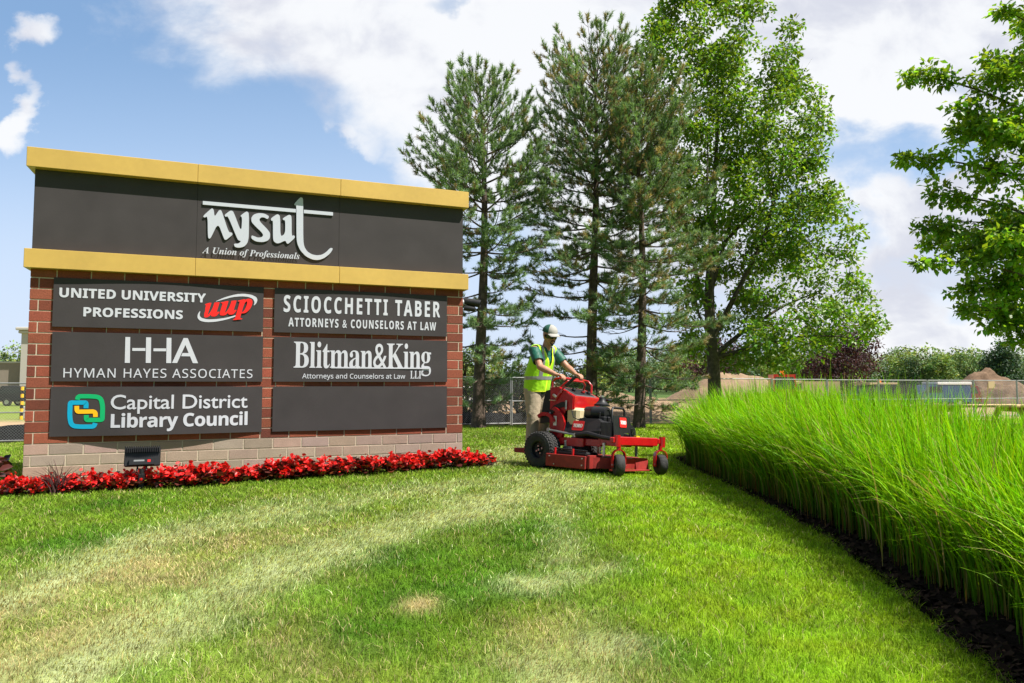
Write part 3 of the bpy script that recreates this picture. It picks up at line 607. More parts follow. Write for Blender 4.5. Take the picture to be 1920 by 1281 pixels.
# ------------------------------------------------------------------ trees
def rot_about(v, ax, ang): return Matrix.Rotation(ang, 3, ax) @ v
def pine(label, x, y, H, lean, prof, seed, r0, bare, warm, group='pines behind the mower'):
    """prof(t) -> branch length at height fraction t; bare: below this fraction most twigs are dead"""
    r = random.Random(seed); q = np.random.default_rng(seed); z0 = T(x, y)-.1
    root = empty('pine_tree', (x, y, z0)); tag(root, label, 'tree', group)
    tm = MB(); axis_ = lambda t: Vector((lean[0]*t+.10*math.sin(t*5+seed), lean[1]*t+.10*math.cos(t*4+seed), H*t))
    tm.tube([axis_(i/22) for i in range(23)], [r0*(1.35 if i == 0 else 1.08 if i == 1 else 1)*(1-i/22)**.85+.015 for i in range(23)], 10)
    tm.build('trunk', 'pine_bark', root, True)
    bm_ = MB(); brush = []; z = .085
    while z < .985:
        nb = r.choice((4, 5, 5, 6)) if z > bare else r.choice((3, 4, 5)); a0 = r.uniform(0, 6.28); base = axis_(z)
        for b in range(nb):
            az = a0+b*6.283/nb+r.uniform(-.4, .4); ln = prof(z, az)*r.uniform(.78, 1.06)
            if ln < .15: continue
            up = -.12+1.15*max(0, z-.45)**1.1*2.0 if z > .45 else -.15+r.uniform(-.12, .12)
            up += r.uniform(-.12, .12); hd = Vector((math.cos(az), math.sin(az), 0)); sd_ = Vector((-math.sin(az), math.cos(az), 0)); pts = []; n = 7
            wv = r.uniform(-.15, .15)
            for i in range(n+1):
                t = i/n; pts.append(base+hd*ln*t*(1-.08*t)+Vector((0, 0, ln*(up*t-.16*t*(1-t)*(1.0 if z < .6 else .3)+.20*t**3)))+sd_*wv*ln*t*t)
            bm_.tube(pts, [max(.006, (.010+.0095*ln)*(1-i/n*.85)) for i in range(n+1)], 5, False)
            live = r.random() < min(1, max(.62 if z < .22 else .24, .24+(z-.10)/max(.01, bare-.10)*.76))
            nt = max(3, int(ln*(6.3 if live else 5)))
            for j in range(nt):
                t = .22+.78*(j+.5)/nt if live else .3+.7*(j+.5)/nt
                i = min(int(t*n), n-1); p = pts[i].lerp(pts[i+1], t*n-i); s = 1 if j % 2 else -1
                tl = (.20+.55*ln*.35*(1-t*.7))*r.uniform(.6, 1.2); d = (hd*r.uniform(.5, .9)+sd_*s*r.uniform(.35, 1.)+Vector((0, 0, r.uniform(-.12, .35)+(.5 if z > .75 else 0)))).normalized()
                e = p+d*tl; bm_.tube([p, p.lerp(e, .5)+Vector((0, 0, -.02)), e], [.008, .006, .004], 3, False)
                if live or r.random() < .34:
                    for kk in range(max(1, int(tl/.115))):
                        f = (kk+1)/max(1, int(tl/.115)); c = p.lerp(e, f)
                        dd = (d+Vector((r.uniform(-.5, .5), r.uniform(-.5, .5), r.uniform(0, .6)+(.5 if z > .6 else .1)))).normalized()
                        brush.append((*c, *dd, r.uniform(.16, .26), z, live))
                elif r.random() < .6:
                    for _ in range(2):
                        dd = (d+Vector((r.uniform(-.8, .8), r.uniform(-.8, .8), r.uniform(-.5, .5)))).normalized(); bm_.tube([e.lerp(p, .3), e+dd*r.uniform(.1, .35)], [.005, .003], 3, False)
            if live:
                d = (pts[-1]-pts[-2]).normalized()
                for _ in range(3): brush.append((*(pts[-1]), *(d+Vector((r.uniform(-.3, .3), r.uniform(-.3, .3), .4))).normalized(), .26, z, True))
        z += (.24+.16*r.random())/H if z > .6 else (.34+.22*r.random())/H if z > bare else (.42+.35*r.random())/H
    for _ in range(6): brush.append((*axis_(.985), r.uniform(-.25, .25), r.uniform(-.25, .25), 1, .35, 1., True))
    bm_.build('branches', 'pine_bark', root, True); print('brushes', len(brush))
    B = np.array([b[:8] for b in brush], float); nb = len(B); K = 46
    p = B[:, None, :3]+B[:, None, 3:6]*B[:, None, 6:7]*q.random((nb, K, 1)); rv = q.normal(0, 1, (nb, K, 3)); dd = B[:, None, 3:6]*np.where(B[:, 7] > .6, .95, .75)[:, None, None]+rv/np.linalg.norm(rv, axis=2, keepdims=True)*.85
    dd /= np.linalg.norm(dd, axis=2, keepdims=True); l = q.uniform(.09, .165, (nb, K, 1)); sdv = np.cross(dd, q.normal(0, 1, (nb, K, 3))); sdv /= np.linalg.norm(sdv, axis=2, keepdims=True); w = .0092
    V = np.stack([p-sdv*w, p+sdv*w, p+dd*l], 2).reshape(-1, 3)
    tone = q.random((nb, 1, 1)); g = np.array([.165, .265, .132])*(.55+.9*tone); warmm = (q.random((nb, 1, 1)) < warm); g = np.where(warmm, np.array([.27, .225, .125])*(.6+.8*tone), g)
    g = np.broadcast_to(g, (nb, K, 3)).copy(); g *= q.uniform(.75, 1.3, (nb, K, 1))
    C = np.repeat(g.reshape(-1, 3), 3, 0)
    # candles: pale new shoots standing up at the tips
    cn = B[(q.random(nb) < np.where(B[:, 7] > .55, .30, .08))]; nc = len(cn); up = np.array([0, 0, 1.])+q.normal(0, .16, (nc, 3)); up /= np.linalg.norm(up, axis=1, keepdims=True)
    cl = q.uniform(.16, .34, (nc, 1)); cp = cn[:, :3]+cn[:, 3:6]*cn[:, 6:7]*.6; VV = []; cc = []
    for a in (0, 1.05, 2.1):
        sv = np.array([math.cos(a), math.sin(a), 0])*.017; VV.append(np.stack([cp-sv, cp+sv, cp+up*cl], 1).reshape(-1, 3)); cc.append(np.repeat(np.array([.19, .31, .075])*q.uniform(.7, 1.3, (nc, 1)), 3, 0))
    V = np.concatenate([V]+VV); C = np.concatenate([C]+cc)
    np_mesh('crown', V, np.arange(len(V)).reshape(-1, 3), 'needles', C, root)
def pprof(tab, skew=0.):
    ts = [a for a, _ in tab]; ls = [b for _, b in tab]
    return lambda t, az: float(np.interp(t, ts, ls))*(1+skew*math.cos(az))
pine('slender pine tree standing just right of the sign', -.93, 22., 10.85, (-.05, 0), pprof([(.1, 1.2), (.2, 1.7), (.35, 2.0), (.45, 2.05), (.57, 2.75), (.7, 2.3), (.78, 1.95), (.85, 1.5), (.93, 1.0), (1, .5)]), 11, .19, .50, .10)
pine('tallest broad pine tree directly behind the mower', 2.62, 22.6, 12.1, (.05, .2), pprof([(.1, 1.6), (.2, 2.0), (.4, 2.6), (.55, 2.7), (.68, 2.5), (.8, 2.15), (.88, 1.75), (.95, 1.2), (1, .5)]), 23, .19, .46, .24)
pine('thin trunked pine tree leaning close to the right side of the tallest pine', 3.98, 22.0, 10.4, (-.0, .0), pprof([(.1, 1.4), (.2, 1.9), (.4, 2.3), (.6, 2.1), (.8, 1.6), (.92, 1.15), (1, .5)], .22), 37, .165, .42, .26)

def leaves(centres, spread, per, size, q, base, tip_up=.0, fold=.25, aspect=.62, clump=None, hang=-.25):
    n = len(centres)*per; c = np.repeat(centres, per, 0); off = q.normal(0, 1, (n, 3)); off /= np.linalg.norm(off, axis=1, keepdims=True)
    off *= (q.random((n, 1))**.45)*np.repeat(spread, per, 0); p = c+off
    d = off/np.maximum(np.linalg.norm(off, axis=1, keepdims=True), 1e-6)*.6+q.normal(0, .6, (n, 3))+np.array([0, 0, hang]); d /= np.linalg.norm(d, axis=1, keepdims=True)
    nr = np.array([0, 0, 1.])+q.normal(0, .55, (n, 3)); nr -= d*(nr*d).sum(1, keepdims=True); nr /= np.linalg.norm(nr, axis=1, keepdims=True); s = np.cross(d, nr)
    l = size*q.uniform(.65, 1.25, (n, 1)); w = l*aspect*.5
    V = np.stack([p, p+d*l*.45+s*w+nr*l*fold*.4, p+d*l, p+d*l*.45-s*w+nr*l*fold*.4], 1).reshape(-1, 3); b = np.arange(n)[:, None]*4
    Q = np.concatenate([b+np.array([[0, 1, 2]]), b+np.array([[0, 2, 3]])], 1).reshape(-1, 3)
    cc = np.repeat(np.array(base)*q.uniform(.65, 1.35, (len(centres), 1)), per, 0)*q.uniform(.75, 1.3, (n, 1)); cc[:, 0] *= q.uniform(.75, 1.5, n)
    return V, Q, np.repeat(cc, 4, 0)
def grow_tree(root, nodes, centres, q, tr, bark, mat_leaf, spread, per, size, base, twig_r=.012, **kw):
    """nodes: skeleton points (n,4: xyz, radius); every clump centre is tied to the skeleton by a curved limb"""
    m = MB(); nodes = [Vector(a[:3]) for a in nodes]; NA = np.array([tuple(a) for a in nodes])
    order = np.argsort(np.linalg.norm(centres-NA.mean(0), axis=1))
    for i in order:
        c = centres[i]; d = NA-c; dist = np.linalg.norm(d, axis=1)+np.where(d[:, 2] > .15, 3.*d[:, 2], 0); j = int(dist.argmin()); a = Vector(NA[j]); e = Vector(c)
        mid = a.lerp(e, .5)+Vector((0, 0, -.06*(e-a).length))+Vector(q.normal(0, .06, 3)); ln = (e-a).length
        m.tube([a, a.lerp(mid, .5)*.5+a.lerp(mid, .6)*.5, mid, e], [twig_r*(.8+ln*.9), twig_r*(.7+ln*.6), twig_r*(.6+ln*.3), twig_r*.4], 4, False)
        NA = np.vstack([NA, [tuple(mid)], [tuple(e)]])
        for _ in range(3): m.tube([e.lerp(mid, .2), e+Vector(q.normal(0, float(np.mean(spread))*.6, 3))], [twig_r*.4, twig_r*.2], 3, False)
    m.build('branches', bark, root, True)
    sp = spread if np.ndim(spread) == 2 else np.tile(np.array(spread, float), (len(centres), 1))
    V, Q, C = leaves(centres, sp, per, size, q, base, **kw); np_mesh('crown', V, Q, mat_leaf, C, root)

def shade_tree():
    x, y = 7.66, 27.; z0 = T(x, y)-.1; q = np.random.default_rng(5); K = 27/1333.
    root = empty('shade_tree', (x, y, z0)); tag(root, 'tall bright green broadleaf tree rising beside the pines', 'tree')
    tab = [(-70,1300,1350),(-30,1262,1400),(0,1235,1425),(60,1208,1492),(110,1200,1522),(170,1195,1545),(250,1222,1560),(330,1238,1540),(380,1250,1585),(450,1265,1612),(510,1275,1598),(560,1275,1640),(600,1280,1668),(650,1285,1590),(685,1345,1480)]
    zt = [CAM_H+(720-a)*K-z0 for a, _, _ in tab][::-1]; xl = [(b-1338)*K for _, b, _ in tab][::-1]; xr = [(c-1338)*K for _, _, c in tab][::-1]
    tk = MB(); tpts = [(0, 0, 0), (.02, 0, 1), (.0, 0, 2.2), (-.12, 0, 4), (-.1, .05, 5.5), (.05, .0, 7.2), (.15, .1, 9), (.3, 0, 11.5), (.35, 0, 13.5)]
    tk.tube(tpts, [.36, .26, .23, .20, .17, .13, .09, .06, .03], 10); nodes = [(*a, 0) for a in tpts[2:]]
    for lp, r0 in (([(-.1, 0, 4), (-.5, .1, 5.5), (-.9, .2, 7.5), (-1.3, .1, 10), (-1.5, 0, 12)], .10), ([(.0, 0, 3.4), (.8, -.3, 5), (1.9, -.4, 7.2), (2.6, -.3, 9.6), (2.8, -.2, 11)], .12), ([(0, 0, 2.7), (1.2, .3, 3.6), (2.8, .5, 4.6), (4.2, .4, 5.2)], .11),
                   ([(-.1, 0, 5), (.5, .6, 6.6), (1.2, .9, 8.6), (1.6, .8, 11.5)], .10), ([(0, 0, 2.6), (1.4, -.4, 3.0), (3.2, -.6, 3.4), (5.0, -.5, 3.4)], .09), ([(-.05, 0, 3.2), (-.6, -.3, 4.2), (-.9, -.4, 5.6)], .07), ([(-.1, 0, 4.4), (-.2, -.6, 6.2), (-.4, -.9, 8.5), (-.3, -.8, 11)], .09), ([(0,0,6.5),(1.2,-.2,7.8),(2.4,0,9),(3.3,.1,10)],.07)):
        tk.tube(lp, [r0*(1-.8*i/(len(lp)-1)) for i in range(len(lp))], 7, False)
        for a, b in zip(lp[:-1], lp[1:]):
            for t in (0, .5): nodes.append((*(Vector(a).lerp(Vector(b), t)), 0))
    tk.build('trunk', 'bark', root, True)
    cs = []
    while len(cs) < 620:
        z = q.uniform(zt[0], zt[-1]); a, b = np.interp(z, zt, xl), np.interp(z, zt, xr); px_ = q.uniform(a+.1, b-.25); hw = (b-a)/2; mid = (a+b)/2
        d = math.sqrt(max(0, 1-((px_-mid)/hw)**2))*min(hw, 2.6); py_ = q.uniform(-d, d)
        if float(fbm(np.array([px_+20]), np.array([z*1.1+py_*.4]), 1.3, 91)[0]) < .33: continue
        if float(vnoise(np.array([px_*1.+py_+30]), np.array([z]), .75, 92)[0]) < .12: continue
        if abs(px_+.05) < .75 and py_ < .5 and z < 6.5 and q.random() < .85: continue
        cs.append((px_, py_, z))
    grow_tree(root, nodes, np.array(cs), q, None, 'bark', 'leaf', (.52, .52, .38), 82, .18, (.105, .222, .024), .012)
shade_tree()

def right_tree():
    x, y = 9.35, 11.6; z0 = T(x, y)-.1; q = np.random.default_rng(8); root = empty('maple_tree', (x, y, z0)); tag(root, 'leafy tree reaching in from the right edge of the frame', 'tree')
    tk = MB(); tp = [(0, 0, 0), (0, 0, 1.2), (-.05, 0, 3), (.0, .05, 5), (-.1, 0, 7), (-.1, 0, 8.6)]; tk.tube(tp, [.17, .13, .11, .08, .05, .02], 9)
    cs = []; sp = []; nodes = [(*a, 0) for a in tp[1:]]
    br = [((-2.98, -.1, 6.35-z0), 5.3), ((-3.02, .1, 5.0-z0), 4.2), ((-2.72, .2, 3.8-z0), 3.0), ((-2.95, -.2, 3.2-z0), 2.6), ((-1.98, 0, 2.45-z0), 1.9), ((-1.25, -.2, 7.35-z0), 6.4), ((-2.3, -.3, 5.65-z0), 4.8), ((-1.9, .3, 2.75-z0), 2.2), ((-2.35, .4, 4.45-z0), 3.6), ((-1.5, .1, 2.15-z0), 1.7), ((-2.0,-.6,5.3-z0),4.5), ((-1.9,.5,4.0-z0),3.3), ((-1.8,-.5,3.45-z0),2.9), ((-1.6, -.4, 6.2-z0), 5.5), ((-1.1, .3, 1.95-z0), 1.6)]
    for i in range(34):
        a = q.uniform(-1.9, 1.9)+math.pi*(i % 2); z = q.uniform(1.9, 8.2); l = q.uniform(1.2, 2.6)*(1-.5*max(0, z-6)/2.5); br.append(((math.cos(a)*l, math.sin(a)*l, z), z-.5))
    for e, zb in br:
        e = (e[0]*.93, e[1], e[2])
        b0 = Vector((-.05, 0, zb)); e = Vector(e); pts = [b0.lerp(e, t)+Vector((0, 0, .22*math.sin(t*3.1))) for t in np.linspace(0, 1, 8)]
        tk.tube(pts, [.035*(1-.85*i/7) for i in range(8)], 5, False)
        d = (e-b0); dl = d.length; s = Vector((-d.y, d.x, 0)).normalized()
        for k in range(int(dl*8)):
            t = .22+.78*q.random(); p = pts[min(int(t*7), 6)].lerp(pts[min(int(t*7), 6)+1], t*7-min(int(t*7), 6)); wd = (1.05-t)*.55
            c = p+s*q.uniform(-1, 1)*wd*1.2+d.normalized()*q.uniform(0, .18)+Vector((0, 0, q.normal(-.02, .09)-.1*abs(q.normal())*(1-t)))
            cs.append(tuple(c)); sp.append((.17, .17, .09)); tk.tube([p, c], [.006, .003], 3, False)
        cs.append(tuple(e)); sp.append((.10, .10, .06))
    tk.build('trunk', 'bark', root, True); cs = np.array(cs)
    V, Q, C = leaves(cs, np.array(sp)*1.1, 34, .115, q, (.15, .30, .026), aspect=.58, hang=-.35); np_mesh('crown', V, Q, 'leaf', C, root)
right_tree()

def crown_tree(name, label, x, y, H, Rr, seed, base, group=None, shape='round', mat_leaf='far_leaf', n=60, per=36, size=.34, z0=None):
    q = np.random.default_rng(seed); root = empty(name, (x, y, T(x, y)-.2 if z0 is None else z0)); tag(root, label, 'tree', group)
    tk = MB(); tk.tube([(0, 0, 0), (.05, 0, H*.4), (0, 0, H*.85)], [.02*H+.04, .014*H, .02], 7); cs = []
    while len(cs) < n:
        p = q.uniform(-1, 1, 3); z = (p[2]+1)/2; w = math.sqrt(max(0, 1-(2*z-1)**2))**.8 if shape == 'round' else (1-z)**.75*(.35+.65*min(1, z*6))
        if math.hypot(p[0], p[1]) > w or math.hypot(p[0], p[1]) < w*.35*q.random(): continue
        c = (p[0]*Rr, p[1]*Rr, H*(.12+.86*z)); cs.append(c); tk.tube([(0, 0, max(.1*H, c[2]-.25*H)), c], [.03, .01], 3, False)
    tk.build('trunk', 'bark', root, True); s = Rr*.30
    V, Q, C = leaves(np.array(cs), np.tile([s, s, s*.75], (n, 1)), per, size, q, base); np_mesh('crown', V, Q, mat_leaf, C, root); return root
crown_tree('purple_beech', 'dark purple leaved tree beyond the fence right of the tall tree', 25.6, 56, 6.8, 3.0, 3, (.045, .022, .026), n=120, per=80, size=.22)
crown_tree('purple_beech', 'smaller purple tree showing between the pine branches', 14.3, 50, 5.4, 2.2, 4, (.05, .026, .03), n=60, per=60, size=.22)
kinds = [crown_tree('distant_tree', 'green tree in the far tree line beyond the dirt site', 0, 0, 8, 3.2, 40+i, b, 'far tree line', sh, 'far_leaf', 60, 44, .42) for i, (b, sh) in enumerate((((.11, .20, .055), 'round'), ((.17, .27, .06), 'cone'), ((.09, .16, .07), 'round'), ((.18, .28, .075), 'round'), ((.08, .14, .075), 'cone')))]  # distance haze put into the crown colours as paler, bluer greens
usedk = set(); spots = []
for i in range(112):
    spots.append((random.uniform(20, 150), random.uniform(118, 165), random.uniform(.8, 1.25)))
spots += [(-62-i*5.5, 104+i*3, 1.05) for i in range(5)]
spots += [(-12+i*4.2+random.uniform(-1, 1), 84+random.uniform(-8, 14), random.uniform(.55, .8)) for i in range(13)]
for i, (x, y, s) in enumerate(spots):
    kx_ = random.randrange(5); o = kinds[kx_] if kx_ not in usedk else copy_tree(kinds[kx_]); usedk.add(kx_)
    o.location = (x, y, T(x, y)-.2); o.scale = (s*random.uniform(.9, 1.3), s, s); o.rotation_euler = (0, 0, random.uniform(0, 6.28))
for i, (x, y, s, c) in enumerate(((75.5, 110, 10.6, (.04, .09, .04)),)): crown_tree('tall_conifer', 'tall dark conifer rising above the dirt heap at the right', x, y, s, 3.6, 60, c, None, 'cone', n=100, per=50, size=.45)
for i, (x, y, h_, w_) in enumerate(((-2.0, 30.5, 3.2, 1.9), (.2, 31, 2.8, 1.7), (2.4, 32.5, 3.0, 1.8), (-4, 30, 3.2, 1.8))):
    crown_tree('green_bush', 'green bush behind the fence between the pine trunks', x, y, h_, w_, 80+i, (.085, .16, .03), 'bushes behind the pines', n=60, per=70, size=.13)

# ------------------------------------------------------------------ fence and the building site behind it
FANG = math.atan(.35); FD = Vector((math.cos(FANG), math.sin(FANG), 0)); PW = 3.02
def fence_panel():
    rt = empty('chain_link_fence'); H = 1.83; w = PW-.06
    m = MB()
    for pts in ([(0, 0, -.25), (0, 0, H)], [(w, 0, -.25), (w, 0, H)]): m.tube(pts, .026, 7)
    for z in (.06, H*.5, H-.02): m.tube([(0, 0, z), (w, 0, z)], .021, 6)
    m.build('frame', 'galv', rt, True)
    m = MB(); s = .085; n = int((w+H)/s)
    for k in range(n):
        a = -H+k*s
        x0, z0 = (a, .06) if a > 0 else (0, .06-a); x1 = min(a+H-.06, w); z1 = .06+x1-a
        if x1-x0 > .05:
            m.tube([(x0, -.004, z0), (x1, -.004, z1)], .0028, 3, False); m.tube([(w-x0, .004, z0), (w-x1, .004, z1)], .0028, 3, False)
    m.build('chain_link', 'galv', rt); return rt
fp = fence_panel()
for i in range(-9, 11):
    o = fp if i == -9 else copy_tree(fp); p = Vector((0, 27.2, 0))+FD*PW*i; o.location = (p.x, p.y, T(p.x, p.y)+.02); o.rotation_euler = (0, 0, FANG)
    tag(o, 'chain link fence panel on steel pipe posts along the dirt site', 'fence', 'fence panels round the dirt site')
m = MB(); prev = None; vs = []
for i in range(43):
    t = -25+i*.62; p = Vector((0, 27.2, 0))+FD*t+Vector((-math.sin(FANG), math.cos(FANG), 0))*(.16+.03*math.sin(i*1.7)); z = T(p.x, p.y)
    vs += [(p.x, p.y, z-.1), (p.x, p.y, z+.52+.05*math.sin(i*.9)+.03*math.sin(i*2.3))]
m.add(vs, [(2*i, 2*i+2, 2*i+3, 2*i+1) for i in range(42)]); m.add([(a, b+.012, c) for a, b, c in vs], [(2*i, 2*i+2, 2*i+3, 2*i+1) for i in range(42)])
tag(m.build('silt_fence', 'silt', fix=False), 'black fabric silt fence low along the foot of the chain link', 'silt fence')
def plate(name, label, px_, z0, z1, w, material, txt=None, cat='sign'):
    p = Vector((0, 27.2, 0))+FD*px_; rt = empty(name, (p.x, p.y, 0), FANG); tag(rt, label, cat); m = MB(); m.bbox(0, w, -.05, -.035, z0, z1, .004); m.build('board', material, rt)
    if txt: m = MB(); letter(m, txt, 'sans_bold', .08*w, .92*w, z0+.45*(z1-z0), .36*(z1-z0), lambda x: .05); m.build('lettering', 'decal_white', rt, fix=False)
plate('fence_sign', 'small dark sign hanging on the fence behind the mower console', 2.15, .80, 1.18, .95, 'silt', 'TION')
plate('fence_sign', 'small blank beige sign on the fence in front of the dirt heap', 25.1, 1.02, 1.36, .44, 'tan_paint')
def mound(name, label, x, y, rx, ry, h, seed, col='dirt'):
    n = 44; g = np.linspace(-1.15, 1.15, n); A, B = np.meshgrid(g, g); r = np.hypot(A, B)+(fbm(A*3+seed, B*3, 1.1, seed)-.5)*.45
    Z = h*np.clip(1-r, 0, 1)**.85+(fbm(A*6+seed, B*6, 1, seed+3)-.5)*.22*h*np.clip(1.1-r, 0, 1)-.02*h-.15*(r > 1)
    X, Y = x+A*rx, y+B*ry; i = (np.arange(n-1)[:, None]*n+np.arange(n-1)[None, :]).ravel()
    o = np_mesh(name, np.c_[X.ravel(), Y.ravel(), (TH(X, Y)+Z-.05).ravel()], np.c_[i, i+1, i+n+1, i+n], col, smooth=True); tag(o, label, 'dirt pile', kind='structure')
mound('dirt_mound', 'wide tan dirt pile behind the trunk of the tall tree', 14.3, 47, 5.2, 4, 3.0, 1)
mound('dirt_mound', 'steep brown dirt heap at the right beyond the fence', 40.8, 61, 3.9, 4.2, 3.25, 2, 'dark_dirt')
mound('dirt_mound', 'low dark dirt heap in front of the steep heap', 41.0, 54, 4.6, 3, 1.6, 3, 'dark_dirt')
mound('dirt_mound', 'low brown dirt ridge behind the parked vehicles', 30.5, 62, 5, 3, 2.1, 4, 'dark_dirt')
mound('dirt_mound', 'low tan dirt berm just behind the fence right of the mower', 6.2, 33.2, 5.2, 2.4, 1.15, 6)
mound('dirt_mound', 'long flat dirt bank between the pine trunks', 3.5, 46, 7.5, 3.5, 1.9, 5)
def wheel(name, parent, x, y, r, w):
    m = MB(); m.lathe([(r*.55, -w/2), (r*.93, -w/2), (r, -w*.3), (r, w*.3), (r*.93, w/2), (r*.55, w/2)], (x, y, r), (0, 1, 0), 18); o = m.build(name, 'rubber', parent, True)
    m = MB(); m.lathe([(0, -w*.42), (r*.56, -w*.42), (r*.56, w*.42), (0, w*.42)], (x, y, r), (0, 1, 0), 14); m.build('rim', 'steel', o, True)
def vehicle(name, label, cat, x, y, rz, prof, wd, paint, glassbox, wheels, extra=()):
    """prof: side outline (x, z); glassbox: outlines of the side windows"""
    rt = empty(name, (x, y, T(x, y)-.02), rz); rt.scale = (.86,)*3; tag(rt, label, cat); m = MB(); m.prism(prof, lambda a, b: (a, -wd/2, b), lambda a, b: (a, wd/2, b)); m.build('body', paint, rt)
    for g in glassbox:
        m = MB(); m.prism(g, lambda a, b: (a, -wd/2-.012, b), lambda a, b: (a, wd/2+.012, b)); m.build('window', 'glass', rt)
    for wx, r in wheels:
        for s in (-1, 1): wheel('wheel', rt, wx, s*(wd/2-.08), r, .24)
    for nm, mt, bxs in extra:
        m = MB(); [m.bbox(*b, .02) for b in bxs]; m.build(nm, mt, rt)
    return rt
suv = [(-2.3, .4), (2.2, .4), (2.3, .75), (2.15, 1.0), (1.2, 1.12), (.55, 1.72), (-1.9, 1.78), (-2.25, 1.1)]
sw = [[(.95, 1.14), (.48, 1.62), (-.35, 1.66), (-.35, 1.14)], [(-.45, 1.14), (-.45, 1.66), (-1.75, 1.68), (-1.95, 1.14)]]
vehicle('utility_vehicle', 'dark red car parked at the right beyond the fence', 'car', 33.2, 54, 3.3, suv, 1.85, 'maroon_paint', sw, ((-1.4, .36), (1.45, .36)))
pk = [(-2.7, .5), (2.6, .5), (2.7, .95), (2.5, 1.15), (1.4, 1.25), (.8, 1.85), (-.4, 1.9), (-.5, 1.9), (-2.65, 1.9), (-2.7, 1.0)]
vehicle('pickup_truck', 'blue pickup truck with a white topped bed beyond the fence', 'truck', 29.4, 50, 3.2, pk, 1.95, 'blue_paint', [[(1.2, 1.27), (.75, 1.74), (-.3, 1.78), (-.3, 1.27)]], ((-1.7, .4), (1.65, .4)), (('bed_cover', 'white_paint', [(-2.75, .1, -1.02, 1.02, 1.905, 2.12)]),))
vehicle('utility_truck', 'tan roofed work truck with an orange beacon beyond the hedge', 'truck', 22.9, 45, 3.3, pk, 1.95, 'black_plastic', [[(1.2, 1.27), (.75, 1.74), (-.3, 1.78), (-.3, 1.27)]], ((-1.7, .4), (1.65, .4)), (('roof_panel', 'tan_paint', [(-1.2, 1.0, -.9, .9, 1.91, 2.05)]), ('beacon', 'orange', [(-.5, -.28, -.11, .11, 2.055, 2.27)])))
ld = [(-1.5, .7), (1.2, .7), (1.2, 1.3), (.7, 1.45), (.7, 2.6), (-.7, 2.6), (-.8, 1.5), (-1.5, 1.4)]
vehicle('wheel_loader', 'red construction loader with amber beacon behind the hedge end', 'loader', 15.9, 42, 3.0, ld, 1.7, 'red_paint', [[(.6, 1.6), (.6, 2.42), (-.6, 2.42), (-.68, 1.6)]], ((-1.0, .6), (.9, .6)), (('bucket', 'tan_paint', [(1.7, 2.5, -1.1, 1.1, .3, 1.2)]), ('lift_arm', 'red_paint', [(.5, 1.9, -.95, -.87, 1.0, 1.3)]), ('lift_arm', 'red_paint', [(.5, 1.9, .87, .95, 1.0, 1.3)]), ('beacon', 'orange', [(-.15, .1, -.1, .1, 2.605, 2.85)])))
du = [(-3.2, .7), (3.0, .7), (3.1, 1.3), (2.9, 2.1), (1.7, 2.2), (1.6, 1.3), (1.4, 1.3), (1.4, 2.15), (-3.3, 2.15), (-3.2, 1.1)]
du = [(a*.55, b) for a, b in du]; vehicle('dump_truck', 'short dump truck with a tan box beside the red loader', 'truck', 19.4, 46.5, 3.15, du, 2.3, 'tan_paint', [[(1.5, 1.5), (1.46, 1.95), (1.05, 2.0), (1.05, 1.5)]], ((-1.1, .5), (1.1, .5)), (('cab_panel', 'blue_paint', [(1.0, 1.62, -1.17, 1.17, .75, 1.4)]),))
vehicle('parked_car', 'white car seen low between the sign and the person', 'car', -2.2, 52, .2, suv, 1.85, 'white_paint', sw, ((-1.4, .36), (1.45, .36)))
vehicle('parked_car', 'dark car seen low beyond the fence left of the sign', 'car', -37.2, 55, .1, suv, 1.85, 'black_metal', sw, ((-1.4, .36), (1.45, .36)))
random.seed(21)
for i in range(16):
    x, y = random.uniform(-6, 13), random.uniform(33, 43); m = MB()
    for k in range(3):
        a = random.uniform(0, 3); X = Matrix.Translation((x+random.uniform(-.5, .5), y, T(x, y)+.05+.13*k)) @ Matrix.Rotation(a, 4, 'Z'); l = random.uniform(.4, 1.4); m.bbox(-l, l, -.13, .13, -.07, .07, .02, X)
    tag(m.build('timber_stack', ('wood', 'concrete', 'tan_paint')[i % 3]), 'small stack of building timbers lying on the bare dirt', 'timber', 'timber stacks on the building site')
pl = [(-15.9, 33.0, .2), (-14.9, 33.6, -.1)]
for i, (x, y, a) in enumerate(((-22.6, 34.0, .1), (-21.5, 34.1, .0), (-22.1, 34.0, .1))):
    m = MB(); z = T(x, y)+(.62 if i == 2 else 0); m.bbox(-.52, .52, -.4, .4, 0, .6, .03); m.bbox(-.3, .3, -.2, .2, .585, .68, .02); o = m.build('concrete_block', 'concrete'); o.location = (x, y, z); o.rotation_euler = (0, 0, a)
    tag(o, 'upper pale concrete block of the stack left of the sign' if i == 2 else 'lower pale concrete block left of the sign, seen through the fence', 'concrete block', None if i == 2 else 'concrete blocks left of the sign')
for i, (x, lab) in enumerate(((-22.95, 'yellow and black striped pole farther from the sign'), (-21.1, 'yellow and black striped pole beside the sign edge'))):
    m = MB(); y = 33.4; z = T(x, y)
    for k in range(9): m.cur = k % 2; m.tube([(x, y, z+k*.17), (x, y, z+k*.17+.17)], .07, 8)
    tag(m.build('striped_pole', ['yellow', 'black_plastic'], smooth=True), lab, 'pole')
b = empty('store_building', (-57, 80, T(-57, 80)-.1)); tag(b, 'tan store building far off at the left edge', 'building')
m = MB(); m.box(-14, 2.2, .0, 14, 0, 4.1); m.build('wall', 'stucco', b); m = MB(); m.bbox(-14.1, 2.2, -.1, 14.1, 4.11, 4.3, .03); m.build('parapet', 'cornice', b)
